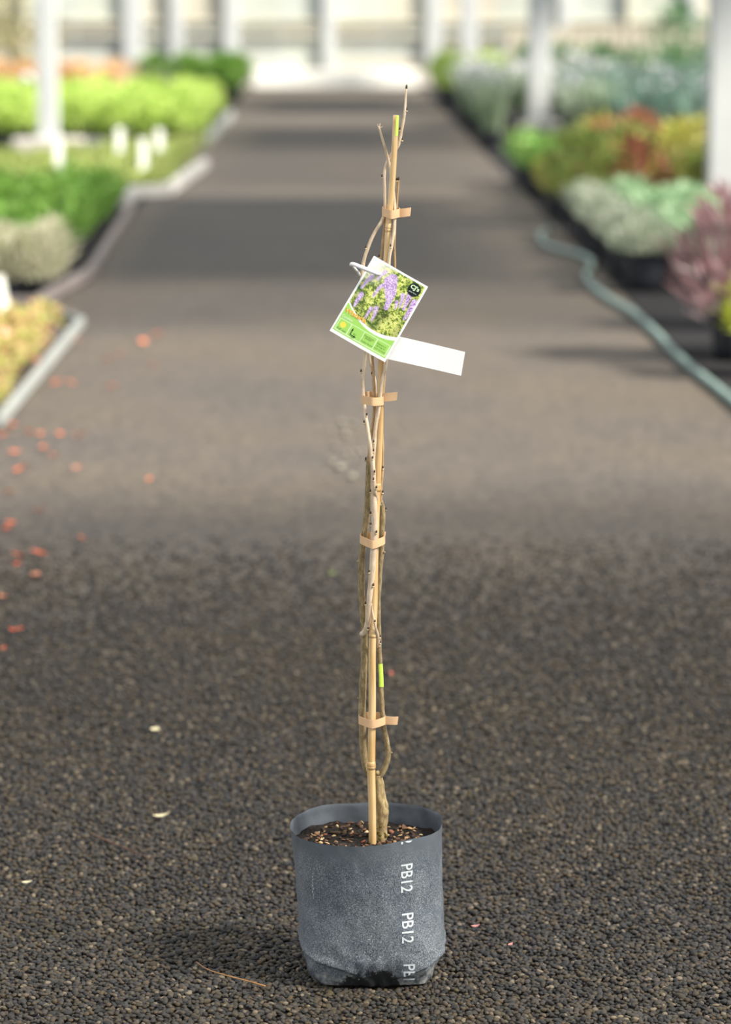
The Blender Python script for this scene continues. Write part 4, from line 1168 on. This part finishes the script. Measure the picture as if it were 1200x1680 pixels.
# --- cream row, green rows
creams = [leaf_cloud('foliage', 220, .12, .26, .0, .07, .022, M_PALEF, 1.2) for _ in range(3)]
for i in range(10):
    for j in range(3):
        potted('cream_plant', -1.56 - .19 * i + random.uniform(-.02, .02), 10.62 + .24 * j, [('foliage', random.choice(creams), .07), ('pot', POT_S, 0)],
               place('cream foliage plant', i, j), 'plant', 'cream foliage plants', random.uniform(.85, 1.1))
greens = [leaf_cloud('foliage', 190, .14, .22, 0, .065, .028, M_GREENF, .8) for _ in range(3)]
for i in range(9):
    for j in range(20):
        x = -1.70 - .24 * i + random.uniform(-.04, .04)
        potted('green_plant', x, 11.35 + .29 * j + random.uniform(-.04, .04), [('foliage', random.choice(greens), .06)] + ([('pot', POT_S, 0)] if i < 1 else []),
               place('leafy green plant behind the cream ones', i, j), 'plant', 'green plants in the edged bed', random.uniform(.85, 1.15))
sparse = [leaf_cloud('foliage', 120, .15, .085, 0, .06, .03, M_SPARSE, .7) for _ in range(3)]
for i in range(9):
    for j in range(22):
        x = -1.55 - .31 * i + random.uniform(-.06, .06); y = 18.7 + .32 * j + random.uniform(-.06, .06)
        if abs(x + 2.85) < .62 and y > 23.6: continue
        if y > 25.6: continue
        potted('low_plant', x, y, [('foliage', random.choice(sparse), .03)] + ([('pot', POT_S, 0)] if i < 1 else []),
               place('low yellow-green plant', i, j), 'plant', 'low yellow-green plants', random.uniform(.8, 1.25))
# white plant labels on sticks
M_STICK = simple('white_plastic_stake', lin(236, 236, 228), .4, .03, 20)
def stake_label(px, y0, y1, w, tilt, lb):
    p = G(px, y1 + 0.0); k = FPX / float(np.dot(np.array(p) - CAM, FWD)); h = (y1 - y0) / k
    hw = w / 2
    vs = [(-hw * .35, 0, -.01), (hw * .35, 0, -.01), (hw, 0, h * .25), (hw, 0, h), (-hw, 0, h), (-hw, 0, h * .25)]
    vv = [(x, -.0015, z) for x, _, z in vs] + [(x, .0015, z) for x, _, z in vs]
    fs = [tuple(range(6)), tuple(range(11, 5, -1))] + [(i, i + 6, (i + 1) % 6 + 6, (i + 1) % 6) for i in range(6)]
    o = link('plant_label', mesh('plant_label', vv, fs, M_STICK, False)); o.location = (p.x, p.y, 0.01); o.rotation_euler = (-.1, tilt, 0)
    tag(o, lb, 'plant label')
stake_label(97, 236, 318, .06, 0, 'white plant label standing in front of the thick white column')
stake_label(197, 212, 282, .065, .0, 'white plant label, middle of three near the lime green plants')
stake_label(236, 230, 310, .06, .0, 'tallest and nearest of three white plant labels near the lime green plants')
stake_label(262, 214, 280, .065, .0, 'white plant label closest to the aisle, before the lime green plants')
stake_label(16, 455, 560, .05, -.17, 'leaning white plant label in the bed of pink and yellow plants')
# lime rows
limes = [leaf_cloud('foliage', 230, .19, .36, 0, .09, .04, M_LIMEF, .7) for _ in range(3)]
for i in range(10):
    for j in range(20):
        x = -1.62 - .33 * i + random.uniform(-.05, .05); y = 26.3 + .36 * j
        if abs(x + 2.97) < .3 and y < 26.5: continue
        potted('lime_plant', x, y, [('foliage', random.choice(limes), .10)] + ([('planter_bag', POT_M, 0)] if i == 0 or j == 0 else []),
               place('lime green bushy plant', i, j), 'plant', 'lime green plants', random.uniform(.9, 1.12))
# far left: dark bags with green bushes, tan patch, olive shrub
bush = [leaf_cloud('foliage', 300, .30, .40, 0, .13, .06, M_GREENF, .6) for _ in range(3)]
for k, (x, y) in enumerate([(-1.55, 39.0), (-1.75, 40.4), (-2.15, 39.4), (-2.3, 40.9), (-2.75, 39.9), (-1.6, 41.6)]):
    potted('green_bush', x, y, [('foliage', bush[k % 3], .24), ('planter_bag', POT_L, 0)], ['nearest', 'second', 'third', 'fourth', 'fifth', 'farthest'][[0, 3, 1, 4, 2, 5][k]] + ' green bush in a black bag at the far left end of the aisle', 'plant', 'green bushes at the far left end')
tans = [leaf_cloud('foliage', 200, .30, .42, 0, .12, .05, M_TANF, .7) for _ in range(2)]
for k in range(14):
    potted('tan_plant', -3.3 - .42 * (k % 7) + random.uniform(-.1, .1), 38.5 + 1.1 * (k // 7), [('foliage', tans[k % 2], .12), ('pot', POT_M, 0)],
           NUM[k % 7] + ' tan and orange plant from the aisle beyond the lime rows, ' + ('front row' if k < 7 else 'back row'), 'plant', 'tan plants beyond the lime rows')
olive = [leaf_cloud('foliage', 420, .55, 1.5, 0, .16, .07, M_OLIVE, .6) for _ in range(2)]
for k, x in enumerate((-5.7, -5.0, -6.6)):
    potted('olive_shrub', x, 43.2 + .5 * (k % 2), [('foliage', olive[k % 2], .3), ('stems', stem_mesh('stems', .5, 5, .2), .1)], 'tall olive brown shrub against the back wall at the far corner', 'shrub', 'olive shrubs against the back wall')
p = AT(44, 131, 38.0)
v, T = ico_vf(2)
ballr = .105
e = empty('white_globe', (p.x, p.y, 0)); tag(e, 'round white globe on a post left of the thick white column', 'globe')
o = bpy.data.objects.new('globe', mesh('globe', [Vector(q) * ballr + Vector((0, 0, p.z)) for q in v], [tuple(t) for t in T], M_WHITE)); COL.objects.link(o); o.parent = e
v, f = tube_vf([Vector((0, 0, 0)), Vector((0, 0, p.z * .5)), Vector((0, 0, p.z - .08))], [.02] * 3, 8)
o = bpy.data.objects.new('post', mesh('post', v, f, M_CONC)); COL.objects.link(o); o.parent = e

# --- right side
burg = [leaf_cloud('foliage', 380, .27, .50, 0, .13, .034, M_BURG, .9) for _ in range(3)]
for k, (x, y, s, lb) in enumerate([(1.68, 8.0, 1.05, 'pink burgundy shrub nearest the hose, in a black bag'), (2.00, 9.2, .95, 'pink burgundy shrub below the nearest white column'), (2.14, 8.0, 1.0, 'pink burgundy shrub cut off by the photo edge')]):
    potted('burgundy_shrub', x, y, [('foliage', burg[k], .14), ('planter_bag', POT_M, 0), ('stems', stem_mesh('stems', .3, 6, .12), .12)], lb, 'shrub', None, s)
M_SILVG = fol('silver_grey_foliage', [(0, lin(176, 182, 162)), (.4, lin(160, 170, 146)), (.7, lin(196, 198, 184)), (1, lin(140, 156, 124))])
M_YG = fol('yellow_green_leaf', [(0, lin(170, 178, 60)), (.5, lin(190, 196, 80)), (1, lin(146, 156, 56))])
potted('yellow_green_plant', 1.70, 7.45, [('foliage', leaf_cloud('foliage', 160, .15, .26, 0, .09, .04, M_YG, .8), .16), ('planter_bag', POT_M, 0)], 'yellow-green plant at the photo edge in front of the burgundy shrubs', 'plant')
greyg = [leaf_cloud('foliage', 240, .17, .15, 0, .07, .03, m, .8) for m in (M_SILVG, M_GREYG, M_GREYG)]
ORD = ['nearest', 'second', 'third', 'fourth', 'fifth', 'sixth', 'seventh', 'eighth', 'ninth', 'farthest']
ROWN = ['row along the hose', 'middle row beside the hose', 'row farthest from the hose']
for i in range(3):
    for j in range(10):
        potted('grey_green_plant', 1.62 + .30 * i + random.uniform(-.02, .02), 11.0 + .42 * j, [('foliage', greyg[i if j != 4 else 0], .17), ('planter_bag', POT_M, 0)],
               ORD[j] + ' soft grey-green plant in a black bag, ' + ROWN[i], 'plant', 'grey-green plants in black bags', random.uniform(.92, 1.08))
def in_front_of_column_px(x, y):
    d = np.array((x, y, 0.3)) - CAM; px = 600 + FPX * (d @ RGT) / (d @ FWD)
    return px < 950
mixed = [[leaf_cloud('foliage', 260, .22, .34, 0, .09, .045, m, .7) for _ in range(2)] for m in M_REDY]
nmx = [('red_shrub', 'red leaved shrub', 'red shrubs in the mixed rows'), ('yellow_shrub', 'yellow leaved shrub', 'yellow shrubs in the mixed rows'), ('olive_green_shrub', 'olive green shrub', 'olive green shrubs in the mixed rows')]
for i in range(6):
    for j in range(10):
        if i == 0 and j >= 6: continue
        x = 1.66 + .40 * i + random.uniform(-.06, .06); y = 15.6 + .52 * j + random.uniform(-.1, .1)
        if abs(x - 2.58) < .35 and abs(y - 15.5) < .4: continue
        t = random.choices((0, 1, 2), (3, 3, 4))[0]
        low = in_front_of_column_px(x, y)
        nm, lb, gp = nmx[t]
        potted(nm, x, y, [('foliage', random.choice(mixed[t]), .17)] + ([('planter_bag', POT_M, 0)] if i < 2 or j < 2 else []), place(lb, i, j), 'shrub', gp, random.uniform(.8, 1.2) * (.72 if low else 1))
bright = [leaf_cloud('foliage', 240, .19, .24, 0, .08, .045, M_BRIGHT, .6) for _ in range(2)]
for j in range(5):
    potted('bright_green_plant', 1.58 + .26 * (j % 2), 18.7 + .40 * j, [('foliage', bright[j % 2], .17), ('planter_bag', POT_M, 0)],
           ORD[j] + ' bright green mounded plant in a black bag at the aisle edge', 'plant', 'bright green mounded plants')
def in_front_of_column(x, y):            # keeps the sight line to the column on its footing open
    d = np.array((x, y, 0.3)) - CAM; px = 600 + FPX * (d @ RGT) / (d @ FWD)
    return y < 30.2 and 815 < px < 945
# lavender-white flowering plants
silv = [blade_clump('stems', 90, .11, .55, .018, M_SILV, .4) for _ in range(2)]
flow = [leaf_cloud('flowers', 42, .24, .34, .26, .055, .045, M_FLOW, .6) for _ in range(2)]
for i in range(4):
    for j in range(17):
        x = 1.62 + .34 * i + random.uniform(-.05, .05); y = 24.0 + .60 * j
        if in_front_of_column(x, y) or abs(x - 2.33) < .42 and abs(y - 29.5) < .8: continue
        fl = random.random() < (.25 if y < 27 else .75)
        potted('flowering_plant', x, y, [('stems', silv[j % 2], .17)] + ([('flowers', flow[j % 2], .14)] if fl else []) + ([('planter_bag', POT_M, 0)] if i == 0 or j == 0 else []),
               place('silvery plant with white flowers' if fl else 'silvery plant without flowers', i, j), 'plant',
               ('white flowering silvery plants' if fl else 'silvery plants without flowers'), random.uniform(.9, 1.1))
teal = [blade_clump('blades', 130, .14, .60, .022, M_TEAL, .35) for _ in range(3)]
for i in range(9):
    for j in range(14):
        x = 2.75 + .36 * i + random.uniform(-.06, .06); y = 21.4 + .80 * j
        if in_front_of_column(x, y): continue
        par = [('blades', random.choice(teal), .14)]
        fl = random.random() < .08
        if fl: par.append(('flowers', flow[j % 2], .28))
        if j == 0: par.append(('planter_bag', POT_M, 0))
        potted('teal_grass', x, y, par, place('teal grass topped with white flowers' if fl else 'tall teal grass', i, j), 'grass',
               ('white flowered teal grasses' if fl else 'tall teal grasses'), random.uniform(.9, 1.12))
hedge = [leaf_cloud('foliage', 380, .36, .66, 0, .13, .055, M_DARKG, .5) for _ in range(2)]
for i in range(12):
    potted('dark_green_shrub', 2.75 + .5 * i, 37.5 + .4 * (i % 2), [('foliage', hedge[i % 2], .14), ('planter_bag', POT_M, 0)], NUM[i] + ' dark green shrub from the aisle, in the row behind the teal grasses', 'shrub', 'dark green shrubs behind the grasses', random.uniform(.9, 1.05))
tall = leaf_cloud('foliage', 700, .50, 1.30, 0, .13, .05, M_DARKG, .6)
potted('conifer_shrub', AT(1112, 100, 39.5).x, 39.5, [('foliage', tall, .12), ('stems', stem_mesh('stems', .5, 4, .1), 0)], 'tallest dark green shrub, standing above the teal grasses', 'shrub')
limeb = [leaf_cloud('foliage', 300, .30, .42, 0, .12, .06, M_LIMEF, .6) for _ in range(2)]
for k, (x, y) in enumerate([(1.60, 36.2), (1.62, 37.6), (2.15, 36.8), (2.2, 38.3), (1.66, 39.2)]):
    potted('lime_bush', x, y, [('foliage', limeb[k % 2], .30), ('planter_bag', POT_L, 0)], ['nearest', 'third', 'second', 'fourth', 'farthest'][k] + ' lime green bush in a black bag at the far right end of the aisle', 'plant', 'lime bushes at the far right end')

# fence of upright slats on the right, before the back wall
M_SLAT = simple('weathered_slat', lin(176, 168, 150), .8, .18, 5)
fence = empty('fence', (2.9, 44.5, 0)); tag(fence, 'weathered upright slat fence behind the teal grasses', 'fence')
slm = bevel_box('slat', (0, 0, .52), (.14, .03, 1.04), M_SLAT, .006)
for k in range(30):
    o = bpy.data.objects.new('slat', slm); COL.objects.link(o); o.parent = fence; o.location = (.18 * k, random.uniform(-.008, .008), random.uniform(-.0, .02))
for z in (.25, .8):
    o = bpy.data.objects.new('rail', bevel_box('rail', (2.6, .04, z), (5.4, .04, .08), M_SLAT, .006)); COL.objects.link(o); o.parent = fence

# ---- hose
M_HOSE = simple('green_grey_hose', lin(120, 140, 132), .5, .12, 4)
hp_ = [(1640, 980), (1480, 880), (1300, 742), (1200, 655), (1120, 590), (1076, 545), (1040, 513), (1000, 490), (972, 468), (963, 450), (971, 436), (966, 424), (945, 416), (915, 408), (893, 398), (888, 384), (905, 376)]
HR = .017
P = catmull([G(x, y, HR * .8) for x, y in hp_], 8)
v, f = tube_vf(P, HR, 12)
hose = link('garden_hose', mesh('garden_hose', v, f, M_HOSE)); tag(hose, 'grey-green garden hose snaking along the right edge of the aisle', 'hose')
